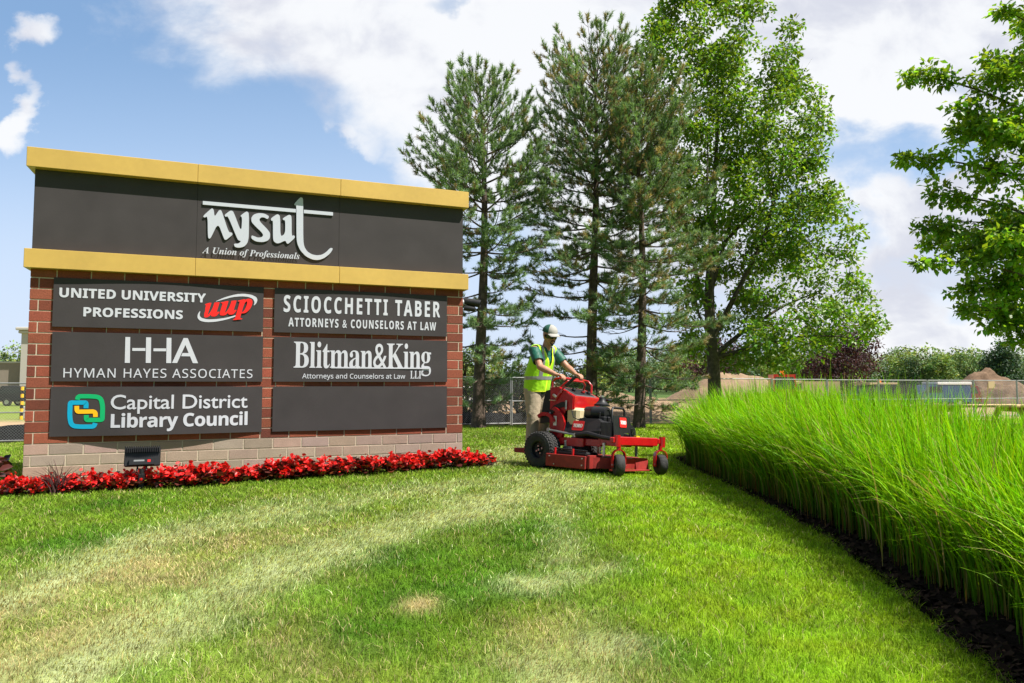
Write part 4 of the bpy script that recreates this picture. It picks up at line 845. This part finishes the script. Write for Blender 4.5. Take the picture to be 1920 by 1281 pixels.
m = MB(); m.box(2.23, 6.0, -.8, 3, 0, 7.4); m.build('tower', 'cornice', b); m = MB(); m.bbox(2.0, 6.2, -1.05, 3.25, 7.41, 7.75, .06); m.bbox(1.8, 6.4, -1.25, 3.45, 7.76, 8.1, .06); m.build('cornice', 'cornice', b)
fg = empty('flag', (-54.4, 70, T(-54, 70))); tag(fg, 'red and white striped flag flying left of the sign', 'flag'); m = MB(); m.tube([(.9, 0, 0), (.9, 0, 6.4)], .04); m.build('pole', 'galv', fg)
m = MB()
for k in range(7):
    m.cur = k % 2; za, zb = 4.1+k*.17, 4.1+(k+1)*.17; m.add([(.86-1.3*i/6, .12*math.sin(i*1.3), z-.06*i) for i in range(7) for z in (za, zb)], [(2*i, 2*i+2, 2*i+3, 2*i+1) for i in range(6)])
m.build('cloth', ['flag_red', 'white_paint'], fg, fix=False)
# picnic table behind the hedge
px0, py0 = 8.6, 13.2; tb = empty('picnic_table', (px0, py0, T(px0, py0)), R(3)); tag(tb, 'weathered wooden picnic table behind the hedge at the right', 'table')
for k in range(5): m = MB(); m.bbox(-.95, .95, -.37+k*.15, -.232+k*.15, .735, .775, .006); m.build('tabletop_plank', 'wood', tb)
for s in (-1, 1): m = MB(); m.bbox(-.95, .95, s*.72-.13, s*.72+.13, .43, .47, .006); m.build('bench_seat', 'wood', tb)
for s in (-1, 1):
    m = MB(); x = s*.62
    for sy in (-1, 1):
        m.prism([(sy*.30, .73), (sy*.19, .73), (sy*.62, 0), (sy*.73, 0)], lambda a, b: (x-.02, a, b), lambda a, b: (x+.02, a, b))
    m.box(x+.021, x+.06, -.80, .80, .34, .43); m.box(x+.021, x+.06, -.36, .36, .645, .735); m.build('leg_frame', 'wood', tb)

# ------------------------------------------------------------------ the stand-on mower (x forward, y to its left)
hx = Vector((.731, -.682, .0)); lx = Vector((.682, .731, -.075)); hx.normalize(); lx = (lx-hx*lx.dot(hx)).normalized(); ux = hx.cross(lx)
MO = Vector((.768, 10.78, T(.768, 10.78)+.008)); MM = Matrix(((hx.x, lx.x, ux.x, MO.x), (hx.y, lx.y, ux.y, MO.y), (hx.z, lx.z, ux.z, MO.z), (0, 0, 0, 1)))
mw = empty('stand_on_mower', mtx=MM); tag(mw, 'red and black stand-on lawn mower ridden across the lawn', 'lawn mower')
def part(name, mats, fn, parent=None, smooth=False):
    m = MB(); fn(m); return m.build(name, mats, parent or mw, smooth)
def drive_wheel(y):
    r, w = .262, .25
    def ty(m):
        m.lathe([(r*.50, -w*.46), (r*.72, -w*.5), (r*.9, -w*.47), (r*.965, -w*.38), (r*.965, w*.38), (r*.9, w*.47), (r*.72, w*.5), (r*.50, w*.46)], (0, y, r), (0, 1, 0), 36)
        for k in range(34):
            for j in range(5):
                a = (k+.5*(j % 2))/34*math.tau; X = Matrix.Translation((0, y, r)) @ Matrix.Rotation(a, 4, 'Y') @ Matrix.Translation((0, -w*.36+j*w*.18, r*.965)); m.box(-.016, .013, -.019, .019, -.004, .010, X @ Matrix.Rotation(.5 if j % 2 else -.5, 4, 'Z'))
    t = part('drive_wheel', 'rubber', ty)
    def ri(m):
        s = -1 if y < 0 else 1
        m.lathe([(0, s*.02), (r*.2, s*.02), (r*.22, s*.05), (r*.42, s*.055), (r*.45, s*w*.40), (r*.52, s*w*.45), (r*.52, -s*w*.4), (0, -s*w*.4)], (0, y, r), (0, 1, 0), 28)
    o = part('rim', 'black_metal', ri, t, True)
    def bo(m):
        s = -1 if y < 0 else 1
        for k in range(4): a = k*1.571+.4; m.lathe([(0, s*.075), (.012, s*.075), (.014, s*.05)], (math.cos(a)*.055, y, r+math.sin(a)*.055), (0, 1, 0), 8)
        m.lathe([(0, s*.085), (.016, s*.085), (.02, s*.02)], (0, y, r), (0, 1, 0), 10)
    part('lug_nuts', 'steel', bo, t)
drive_wheel(-.50); drive_wheel(.50)
def caster(y, yaw):
    r, w = .142, .125; X = Matrix.Translation((1.345, y, 0)) @ Matrix.Rotation(R(yaw), 4, 'Z'); P = lambda *p: X @ Vector(p); ax = X.to_3x3() @ Vector((0, 1, 0)); c = P(.03, 0, r)
    o = part('caster_wheel', 'rubber', lambda m: m.lathe([(.04, -w*.46), (r*.7, -w*.5), (r*.88, -w*.46), (r*.965, -w*.34), (r, -w*.12), (r, w*.12), (r*.965, w*.34), (r*.88, w*.46), (r*.7, w*.5), (.04, w*.46)], c, ax, 30), None, True)
    part('hub', 'black_metal', lambda m: m.lathe([(0, -w*.55), (.05, -w*.55), (.05, w*.55), (0, w*.55)], c, ax, 14), o)
    def fk(m):
        arc = [(.078*math.cos(t), .262+.075*math.sin(t)) for t in np.linspace(0, math.pi, 11)]
        for (a0, b0), (a1, b1) in zip([(.078, r-.03)]+arc, arc+[(-.078, r-.03)]):
            d = Vector((a1-a0, b1-b0)).normalized()*.012; n_ = Vector((-d.y, d.x)); q = [(a0, b0), (a1, b1), (a1-n_.x, b1-n_.y), (a0-n_.x, b0-n_.y)]
            m.prism(q, lambda a, b: P(-.038, a, b), lambda a, b: P(.06, a, b))
        m.tube([P(0, 0, .33), P(0, 0, .40)], .028, 10)
    part('caster_fork', 'red_paint', fk)
    part('axle_bolt', 'steel', lambda m: m.tube([P(.03, -.098, r), P(.03, .098, r)], .012, 8))
caster(-.52, -40); caster(.52, -34)
def frame(m):
    for s in (-1, 1):
        m.bbox(-.05, .95, s*.36-.03, s*.36+.03, .36, .46, .008); m.bbox(.90, 1.32, s*.36-.025, s*.36+.025, .38, .50, .008)
    m.bbox(1.28, 1.335, -.47, .47, .40, .515, .008)
    for s in (-1, 1): m.bbox(1.275, 1.345, s*.555-.085, s*.555+.085, .43, .505, .01); m.tube([(1.345, s*.565, .385), (1.345, s*.565, .535)], .046, 12)
    m.bbox(.05, .14, -.36, .36, .33, .42, .008)
part('frame', 'red_paint', frame)
def deckf(m):
    top = [(.18, -.62), (.88, -.62), (1.16, -.30), (1.16, .36), (.88, .64), (.18, .64)]
    m.prism(top, lambda a, b: (a, b, .07), lambda a, b: (a, b, .215))
    m.bbox(.20, .90, -.655, -.622, .05, .225, .006); m.bbox(.905, .95, -.62, -.36, .06, .24, .005)
part('cutting_deck', 'red_dusty', deckf)
part('front_baffle', 'red_dusty', lambda m: (m.prism([(1.162, -.40), (1.162, -.10), (1.19, -.10), (1.23, -.40)], lambda a, b: (a, b, .06), lambda a, b: (a-.03, b, .22)), m.prism([(1.162, .16), (1.162, .44), (1.22, .44), (1.19, .16)], lambda a, b: (a, b, .06), lambda a, b: (a-.03, b, .22)), m.bbox(1.13, 1.26, -.42, .46, .045, .064, .004)))
part('belt_cover', 'black_plastic', lambda m: (m.bbox(.28, .85, -.57, -.28, .216, .275, .02), m.lathe([(0, .06), (.1, .06), (.12, 0)], (.45, -.42, .276), (0, 0, 1), 16), m.tube([(.3, -.55, .30), (.85, -.55, .29)], .012)))
part('deck_brace', 'red_paint', lambda m: (m.bbox(.30, .325, -.60, -.57, .21, .31, .003), m.bbox(.62, .645, -.60, -.57, .21, .31, .003)))
part('deck_bolts', 'steel', lambda m: [m.lathe([(0, .012), (.010, .012), (.012, 0)], (x, -.656, z), (0, -1, 0), 8) for x, z in ((.27, .19), (.85, .19), (.36, .085), (.85, .10))])
def hang(m):
    for x in (.35, 1.02):
        for s in (-1, 1): m.bbox(x-.02, x+.02, s*.40-.008, s*.40+.008, .23, .42, .003); m.tube([(x, s*.415, .40), (x, s*.385, .40)], .018)
part('deck_hanger', 'steel', hang)
part('lift_shaft', 'steel', lambda m: (m.tube([(.05, -.42, .555), (.52, -.40, .50)], .017), m.lathe([(0, 0), (.03, 0), (.03, .04), (0, .04)], (.04, -.44, .555), (0, 1, 0), 10), m.lathe([(0, 0), (.03, 0), (.03, .05), (0, .05)], (.53, -.43, .50), (0, 1, 0), 10)))
part('side_bracket', 'red_paint', lambda m: m.bbox(.38, .68, -.43, -.395, .34, .46, .006))
for s in (-1, 1):
    part('push_arm', 'black_metal', lambda m: m.tube([(.55, s*.42, .50), (.75, s*.42, .53), (1.0, s*.41, .49), (1.25, s*.40, .47)], [.035, .035, .03, .024], 8), None, True)
    part('arm_bolt', 'steel', lambda m: m.tube([(1.23, s*.36, .475), (1.23, s*.445, .475)], .022, 10))
part('front_plate', 'black_metal', lambda m: m.bbox(.86, 1.275, -.33, .33, .475, .492, .004))
# engine
part('engine_block', 'black_plastic', lambda m: (m.bbox(.36, .86, -.26, .30, .40, .62, .03), m.lathe([(0, .2), (.14, .2), (.18, .12), (.19, 0)], (.72, .05, .60), (0, 0, 1), 20)))
hood = part('engine_shroud', 'black_plastic', lambda m: m.prism([(.30, .50), (.92, .50), (.94, .58), (.90, .70), (.82, .745), (.40, .745), (.30, .66)], lambda a, b: (a, -.40+.12*max(0, (b-.6))/.15, b), lambda a, b: (a, -.08, b)))
def toro(m, f, w, h):
    rr = [(-.5, -.42), (-.42, -.5), (.42, -.5), (.5, -.42), (.5, .42), (.42, .5), (-.42, .5), (-.5, .42)]; m.cur = 0; m.prism([(a*w, b*h) for a, b in rr], lambda a, b: f(a, b, 0), lambda a, b: f(a, b, .004)); m.cur = 1
    v, fc = text_geo('TORO', 'serif_bold'); k = .8*w/(v[:, 0].max()-v[:, 0].min())
    for d in (-.003, .003): m.add([f((a-v[:, 0].min())*k-.4*w+d, (b-.33)*.36*h/.66, .007) for a, b, _ in v], fc)
m = MB(); toro(m, lambda a, b, d: (.555+a, -.402-d+.03*((b+.03)/.1), .635+b), .20, .135); m.build('badge', ['decal_red', 'decal_white'], hood, fix=False)
def louv(m):
    for k in range(9): m.bbox(.925+.0*k, .95, -.37+k*.030, -.352+k*.030, .50, .70, .003)
part('cooling_fins', 'black_metal', louv)
part('air_filter', 'black_plastic', lambda m: m.lathe([(0, 0), (.05, 0), (.085, .02), (.092, .05), (.092, .14), (.098, .15), (.098, .17), (.092, .18), (.092, .37), (.085, .39), (.05, .395), (.05, .385), (0, .385)], (.46, -.10, .83), (1, 0, 0), 24), None, True)
part('filter_clamp', 'black_metal', lambda m: (m.bbox(.80, .875, -.21, -.05, .70, .78, .01), m.bbox(.78, .80, -.215, -.045, .62, .84, .004)))
part('precleaner', 'black_metal', lambda m: m.lathe([(0, .0), (.115, 0), (.118, .025), (.09, .04), (.05, .085), (.045, .13), (0, .135)], (.60, .10, .935), (0, 0, 1), 22), None, True)
part('precleaner_stem', 'steel', lambda m: (m.tube([(.60, .10, .90), (.60, .10, .94)], .05), m.bbox(.585, .615, .07, .13, 1.05, 1.09, .003)))
part('fuel_tank', 'tank', lambda m: m.bbox(.27, .50, -.33, .22, .60, .89, .04), None, True)
part('fuel_hose', 'black_plastic', lambda m: m.tube([(.40, -.35, .84), (.45, -.37, .75), (.52, -.36, .72), (.60, -.3, .75)], .008, 6))
def guard(m):
    pts = [(-.12, .50), (-.12, .80), (.30, .80), (.32, .70), (.44, .62), (.44, .49), (.30, .49), (.27, .56), (.14, .56), (.11, .49)]
    m.prism(pts, lambda a, b: (.985-.10*(b-.5), a, b), lambda a, b: (.97-.10*(b-.5), a, b))
    for k in range(6): m.bbox(.99, .997, .31, .40, .545+k*.018, .553+k*.018, .001)
gd = part('engine_guard', 'black_metal', guard)
part('guard_slots', 'steel', lambda m: [m.prism([(.325, .56+k*.022), (.385, .54+k*.022), (.385, .55+k*.022), (.325, .57+k*.022)], lambda a, b: (.990-.10*(b-.5), a, b), lambda a, b: (.987-.10*(b-.5), a, b)) for k in range(4)], gd)
m = MB(); toro(m, lambda a, b, d: (.990+d-.10*(b+.21), .115+a, .71+b), .17, .14); m.build('badge', ['decal_red', 'decal_white'], gd, fix=False)
part('guard_hoop', 'black_metal', lambda m: m.tube([(.94, -.12, .70), (.935, -.12, .88), (.93, -.09, .91), (.93, .16, .91), (.935, .19, .88), (.94, .19, .70)], .017, 8), None, True)
part('warning_label', 'yellow', lambda m: m.bbox(1.12, 1.17, .17, .25, .493, .53, .002))
# tower and console
def tower(m):
    for s in (-1, 1):
        m.prism([(-.02, .60), (-.03, 1.17), (.10, 1.19), (.40, 1.05), (.40, .87), (.27, .84), (.22, .74), (.29, .60), (.24, .42), (.02, .42)], lambda a, b: (a, s*.33-.008, b), lambda a, b: (a, s*.33+.008, b))
    m.prism([(.10, 1.192), (.415, 1.052), (.415, .865), (.10, .865)], lambda a, b: (a, -.32, b), lambda a, b: (a, .32, b))
part('control_tower', 'red_paint', tower)
def fender(m, s):
    if 1:
        P = [(.03+.27*math.cos(a), .62+.28*math.sin(a)) for a in np.linspace(-1.2, 1.35, 13)]; Q = [(.0+.225*math.cos(a), .62+.235*math.sin(a)) for a in np.linspace(1.4, -1.25, 13)]
        m.prism(P+Q, lambda a, b: (a, s*.345, b), lambda a, b: (a, s*.39, b))
        P = [(-.02+.19*math.cos(a), .60+.16*math.sin(a)) for a in np.linspace(.2, 2.4, 10)]; Q = [(-.02+.15*math.cos(a), .58+.13*math.sin(a)) for a in np.linspace(2.4, .2, 10)]
        m.prism(P+Q, lambda a, b: (a-.06, s*.35, b+.05), lambda a, b: (a-.06, s*.40, b+.05))
for s in (-1, 1): part('fender_guard', 'red_paint', lambda m: fender(m, s))
part('side_decal', 'decal_white', lambda m: m.bbox(.055, .115, -.3455, -.3405, .62, .76, .001))
part('height_gauge', 'black_plastic', lambda m: m.prism([(-.02, .83), (.06, .91), (.20, .965), (.30, .97), (.30, .90), (.20, .885), (.09, .84), (.03, .78)], lambda a, b: (a, -.358, b), lambda a, b: (a, -.342, b)))
part('gauge_pin', 'steel', lambda m: (m.tube([(-.02, -.365, .99), (.10, -.365, .985)], .010), m.bbox(.285, .31, -.372, -.36, .86, .99, .002), m.lathe([(0, .02), (.016, .02), (.018, 0)], (.0, -.345, .80), (0, -1, 0), 8), m.tube([(.05, -.36, 1.07), (.12, -.37, 1.03)], .02)))
part('console_panel', 'console_grey', lambda m: m.prism([(-.26, .125), (.26, .125), (.26, .385), (-.26, .385)], lambda a, b: (b, a, 1.187-(b-.10)*.444), lambda a, b: (b, a, 1.199-(b-.10)*.444)))
part('console_display', 'black_plastic', lambda m: (m.prism([(-.23, .15), (.23, .15), (.23, .36), (-.23, .36)], lambda a, b: (b, a, 1.194-(b-.10)*.444), lambda a, b: (b, a, 1.203-(b-.10)*.444)), m.lathe([(0, .05), (.03, .045), (.035, .02), (.012, 0)], (.24, -.12, 1.135), (0, 0, 1), 12), m.lathe([(0, .05), (.03, .045), (.035, .02), (.012, 0)], (.30, .16, 1.105), (0, 0, 1), 12)))
part('stop_knob', 'red_paint', lambda m: m.lathe([(0, .045), (.03, .04), (.03, .02), (.012, 0)], (.29, .04, 1.11), (0, 0, 1), 12))
part('throttle_post', 'black_metal', lambda m: (m.bbox(.42, .46, .36, .40, .70, 1.02, .006), m.bbox(.38, .55, .33, .43, 1.02, 1.055, .008)))
part('handlebar', 'red_paint', lambda m: (m.tube([(-.02, -.30, 1.15), (-.03, -.30, 1.27), (.02, -.28, 1.315), (.13, -.27, 1.325), (.16, -.2, 1.325), (.16, .2, 1.325), (.13, .27, 1.325), (.18, .30, 1.315), (.24, .31, 1.25), (.24, .31, 1.14)], .017, 8),
    m.tube([(.05, -.24, 1.17), (.18, -.20, 1.285), (.22, -.12, 1.295), (.22, .12, 1.295), (.20, .2, 1.25), (.15, .22, 1.17)], .015, 8)), None, True)
part('control_lever', 'red_paint', lambda m: m.tube([(.10, -.36, 1.0), (.22, -.35, 1.17), (.27, -.33, 1.22)], .014, 8))
part('lever_grip', 'black_plastic', lambda m: m.tube([(.25, -.34, 1.20), (.36, -.30, 1.31), (.40, -.28, 1.345)], [.022, .024, .022], 10))
part('thigh_pad', 'black_plastic', lambda m: m.prism([(-.035, .66), (-.22, .64), (-.17, .98), (-.13, 1.13), (-.035, 1.15)], lambda a, b: (a, -.325, b), lambda a, b: (a, .325, b)))
part('platform', 'black_metal', lambda m: m.bbox(-.72, -.06, -.30, .30, .205, .235, .008))
part('platform_edge', 'red_dusty', lambda m: (m.bbox(-.74, -.722, -.31, .31, .19, .25, .006), m.bbox(-.72, -.1, -.318, -.303, .18, .25, .004), m.bbox(-.72, -.1, .303, .318, .18, .25, .004)))

# ------------------------------------------------------------------ the operator
PB = MM @ Vector((-.575, 0, .236)); PZ = math.atan2(hx.y, hx.x)
person = empty('person', PB, PZ); tag(person, 'man in a yellow safety vest, cap and sunglasses standing on the mower', 'person')
def capsule(bm, a, ra, b, rb, sc=(1, 1, 1)):
    a, b = Vector(a), Vector(b); m = MB(); n = 10
    if (b-a).length < 1e-5: prof = [(math.sin(t)*ra, -math.cos(t)*ra) for t in np.linspace(0, math.pi, 2*n)]; d = Vector((0, 0, 1))
    else:
        d = (b-a); l = d.length; prof = [(math.sin(t)*ra, -math.cos(t)*ra) for t in np.linspace(0, 1.57, n)]+[(math.sin(t)*rb, l-math.cos(t)*rb) for t in np.linspace(1.57, math.pi, n)]
    m.lathe(prof, (0, 0, 0), d, 20); off = len(bm.v); bm.add([Vector((p[0]*sc[0], p[1]*sc[1], p[2]*sc[2]))+a for p in m.v], m.f)
def remesh(name, bm, voxel, material, parent, smooth=6, keep=None, offset=0.):
    me = bpy.data.meshes.new(name); me.from_pydata(bm.v, [], bm.f); o = bpy.data.objects.new(name, me); COL.objects.link(o)
    b = bmesh.new(); b.from_mesh(me); bmesh.ops.remove_doubles(b, verts=b.verts, dist=1e-5); bmesh.ops.recalc_face_normals(b, faces=b.faces); b.to_mesh(me); b.free()
    r = o.modifiers.new('r', 'REMESH'); r.mode = 'VOXEL'; r.voxel_size = voxel; s = o.modifiers.new('s', 'SMOOTH'); s.iterations = smooth; s.factor = .5
    dg = bpy.context.evaluated_depsgraph_get(); dg.update(); out = bpy.data.meshes.new_from_object(o.evaluated_get(dg)); bpy.data.objects.remove(o)
    out.materials.clear()
    for mm_ in (material if isinstance(material, list) else [material]): out.materials.append(M_[mm_])
    if keep or offset:
        b = bmesh.new(); b.from_mesh(out); b.normal_update()
        if keep: bmesh.ops.delete(b, geom=[f for f in b.faces if not keep(f.calc_center_median(), f.normal)], context='FACES')
        if offset:
            for vtx in b.verts: vtx.co += vtx.normal*offset
        b.to_mesh(out); b.free()
    out.polygons.foreach_set('use_smooth', [True]*len(out.polygons)); out.name = name; return link(name, out, parent)
SH = [Vector((.19, s*.225, 1.535)) for s in (-1, 1)]; EL = [Vector((.40, -.335, 1.27)), Vector((.40, .315, 1.28))]; WR = [Vector((.655, -.275, 1.155)), Vector((.63, .235, 1.165))]
HC = Vector((.315, -.01, 1.765)); HR = Matrix.Rotation(R(-16), 3, 'Z') @ Matrix.Rotation(R(15), 3, 'Y')*1.16
hp = lambda x, y, z: HC+HR @ Vector((x, y, z))
bm_ = MB()
capsule(bm_, (.05, 0, .95), .13, (.17, 0, 1.40), .13, (1, 1.15, 1)); capsule(bm_, (.21, 0, 1.50), .075, hp(-.02, 0, -.06), .062)
for i in (0, 1):
    s = (-1, 1)[i]; capsule(bm_, (.16, s*.10, 1.46), .09, SH[i], .07); capsule(bm_, SH[i], .062, EL[i], .049); capsule(bm_, EL[i], .050, EL[i].lerp(WR[i], .35), .052); capsule(bm_, EL[i].lerp(WR[i], .35), .050, WR[i], .031)
    capsule(bm_, (.05, s*.1, .95), .1, (.06, s*.12, .5), .06); capsule(bm_, (.06, s*.12, .5), .06, (0, s*.13, .10), .045)
    d = (WR[i]-EL[i]).normalized(); d = (d+Vector((.25, 0, .28))).normalized(); sdv = Vector((0, 1, 0)); K_ = WR[i]+d*.095
    for j in range(4):
        yy = (-.034+j*.0225); capsule(bm_, WR[i]+sdv*yy*.5+d*.01, .021, K_+sdv*yy, .0145)
        ln = (.030, .034, .033, .025)[j if s > 0 else 3-j]; dn = Vector((.80, 0, -.45)).normalized(); k0 = K_+sdv*yy*1.12; k1 = k0+dn*ln*1.25; k2 = k1+Vector((.35, 0, -.94))*ln; k3 = k2+Vector((-.25, 0, -.95))*ln*.7
        capsule(bm_, k0, .0115, k1, .0105); capsule(bm_, k1, .0105, k2, .0098); capsule(bm_, k2, .0098, k3, .0085)
    t0 = WR[i]+d*.03+sdv*(-s)*.022; t1 = t0+Vector((.045, -s*.030, -.018)); t2 = t1+Vector((.038, -s*.004, -.026)); capsule(bm_, t0, .016, t1, .0125); capsule(bm_, t1, .0125, t2, .0095)
capsule(bm_, hp(-.005, 0, .02), .105, hp(-.005, 0, .02), .105, (1.10, .90, 1.22)); capsule(bm_, hp(.03, 0, -.03), .072, hp(.052, 0, -.090), .046)
capsule(bm_, hp(.066, 0, -.108), .028, hp(.066, 0, -.108), .028); capsule(bm_, hp(.093, 0, .005), .012, hp(.116, 0, -.034), .016); capsule(bm_, hp(.092, -.014, -.036), .012, hp(.092, .014, -.036), .012)
capsule(bm_, hp(.088, -.022, -.066), .011, hp(.088, .022, -.066), .011); capsule(bm_, hp(.078, -.045, .018), .014, hp(.078, .045, .018), .014)
for s in (-1, 1): capsule(bm_, hp(.0, s*.082, .012), .016, hp(-.004, s*.083, -.030), .012); capsule(bm_, hp(.062, s*.045, -.03), .026, hp(.05, s*.045, -.06), .022)
body = remesh('body', bm_, .0062, 'skin', person, 2)
# trousers, shirt, vest
tr = MB()
for s in (-1, 1):
    capsule(tr, (.03, s*.085, .93), .145, (.075+.01*s, s*.115, .52), .100); capsule(tr, (.075+.01*s, s*.115, .52), .100, (.03, s*.13, .09), .092); capsule(tr, (.03, s*.13, .09), .090, (.02, s*.13, .06), .094)
capsule(tr, (.03, 0, .97), .16, (.05, 0, 1.04), .17, (1, 1.1, 1)); capsule(tr, (.07, -.17, .66), .055, (.06, -.18, .56), .055)
remesh('trousers', tr, .011, 'khaki', person, 4, keep=lambda c, n: c.z > .045)
for s in (-1, 1):
    sh = MB(); capsule(sh, (-.04, s*.13, .05), .05, (.14, s*.145, .045), .052); capsule(sh, (.06, s*.135, .07), .05, (.06, s*.135, .07), .05); remesh('shoe', sh, .010, 'shoe', person, 3, keep=lambda c, n: True)
def torso(m, g=0., arms=True):
    capsule(m, (.045, 0, .98), .165+g, (.07, 0, 1.14), .172+g, (1, 1.22, 1)); capsule(m, (.07, 0, 1.14), .172+g, (.15, 0, 1.38), .155+g, (1, 1.28, 1)); capsule(m, (.15, 0, 1.38), .150+g, (.185, 0, 1.46), .11+g, (1, 1.3, 1))
    for i in (0, 1):
        s = (-1, 1)[i]; capsule(m, (.195, s*.06, 1.53), .075+g*.8, SH[i]-Vector((0, s*.02, 0)), .075+g*.8)
        if arms: capsule(m, SH[i], .088, SH[i].lerp(EL[i], .62), .086)
    capsule(m, (.215, 0, 1.55), .085, (.225, 0, 1.575), .078)
sm = MB(); torso(sm); sp_ = [SH[i].lerp(EL[i], .68) for i in (0, 1)]; ad = [(EL[i]-SH[i]).normalized() for i in (0, 1)]
remesh('shirt', sm, .0095, 'shirt', person, 4, keep=lambda c, n: all(not ((c-sp_[i]).dot(ad[i]) > 0 and abs(c.y) > .2) for i in (0, 1)) and not (c.z > 1.585 and n.z > .3))
vm = MB(); torso(vm, .022, False); capsule(vm, (.035, 0, .93), .185, (.05, 0, 1.05), .187, (1, 1.24, 1))
def axd(c, i):
    t = max(-.2, (c-SH[i]).dot(ad[i])); return (c-SH[i]-ad[i]*t).length
def ax_x(z): return float(np.interp(z, (.93, 1.14, 1.38, 1.55), (.04, .07, .15, .20)))
def vest_keep(c, n):
    if c.z < .895 or c.z > 1.64: return False
    if c.x > ax_x(c.z)+.02 and c.z > 1.29 and abs(c.y) < .010+.085*(c.z-1.29)/.27: return False
    if c.z > 1.53 and math.hypot(c.x-.215, c.y) < .112: return False
    return not any(axd(c, i) < .102 and (c-SH[i]).dot(ad[i]) > -.035 and abs(c.y) > .205 for i in (0, 1))
vest = remesh('safety_vest', vm, .0085, ['vest', 'vest_edge'], person, 6, keep=vest_keep)
for pg in vest.data.polygons:
    c = pg.center; e = c.x > ax_x(c.z)+.02 and ((c.z > 1.27 and abs(c.y) < .03+.085*(c.z-1.29)/.27) or (c.z <= 1.29 and abs(c.y) < .012)); pg.material_index = 1 if e or c.z < .912 else 0
remesh('reflective_strip', vm, .0085, 'reflective', vest, 6, lambda c, n: vest_keep(c, n) and ((1.085 < c.z < 1.138) or (c.z >= 1.138 and .108 < abs(c.y) < .160)), .004)
# cap, sunglasses, beard
def capdome(m):
    n = 10; prof = [(math.sin(t), math.cos(t)) for t in np.linspace(0.02, 1.62, n)]; seg = 28; vs = [hp(-.006+.118*r_*math.cos(a), .096*r_*math.sin(a), (.050+.098*h_)) for r_, h_ in prof for a in np.arange(seg)/seg*math.tau]
    for i in range(n-1):
        for k_ in range(seg):
            a = (k_+.5)/seg*math.tau; m.cur = 0 if math.cos(a) > .62 else 1; m.add([vs[i*seg+k_], vs[i*seg+(k_+1) % seg], vs[(i+1)*seg+(k_+1) % seg], vs[(i+1)*seg+k_]], [(0, 1, 2, 3)])
    m.cur = 0; rows = []
    for j in range(6):
        t = j/5; rows.append([hp(1*.096+.100*t*math.cos(a*.9)**.5-.03*(1-math.cos(a)), .090*math.sin(a)*(1-.12*t), (.048-.022*t-.016*abs(math.sin(a))**2)) for a in np.linspace(-1.25, 1.25, 13)])
    for dz in (0, -.006): m.add([p+Vector((0, 0, dz)) for r_ in rows for p in r_], [(j*13+i, j*13+i+1, (j+1)*13+i+1, (j+1)*13+i) for j in range(5) for i in range(12)])
m = MB(); capdome(m); m.build('cap', ['cap_front', 'cap_green'], person, True, fix=False)
def shades(m):
    rows = [[hp(-.002+.116*math.cos(a), .093*math.sin(a), z-.006*abs(math.sin(a))) for a in np.linspace(-1.5, 1.5, 21)] for z in (.024, -.024)]
    nosed = lambda i: .012 if i in (9, 10, 11) else 0
    m.add(rows[0]+[p+Vector((0, 0, nosed(i)+(.022 if i in (0, 1, 19, 20) else 0))) for i, p in enumerate(rows[1])], [(i, i+1, 21+i+1, 21+i) for i in range(20)])
m = MB(); shades(m); m.build('sunglasses', 'lens', person, True, fix=False)
bd = MB()
for a, ra, b, rb in ((hp(.098, -.030, -.058), .007, hp(.102, 0, -.050), .009), (hp(.098, .030, -.058), .007, hp(.102, 0, -.050), .009), (hp(.088, -.016, -.094), .009, hp(.088, .0, -.115), .016), (hp(.088, .016, -.094), .009, hp(.088, .0, -.115), .016), (hp(.098, -.032, -.058), .006, hp(.088, -.03, -.09), .007), (hp(.098, .032, -.058), .006, hp(.088, .03, -.09), .007)): capsule(bd, a, ra, b, rb)
remesh('beard', bd, .005, 'beard', person, 2)
hr = MB(); capsule(hr, hp(-.045, 0, .0), .075, hp(-.06, 0, -.035), .055, (1, 1.1, 1)); remesh('hair', hr, .007, 'beard', person, 2)
bpy.context.view_layer.update()
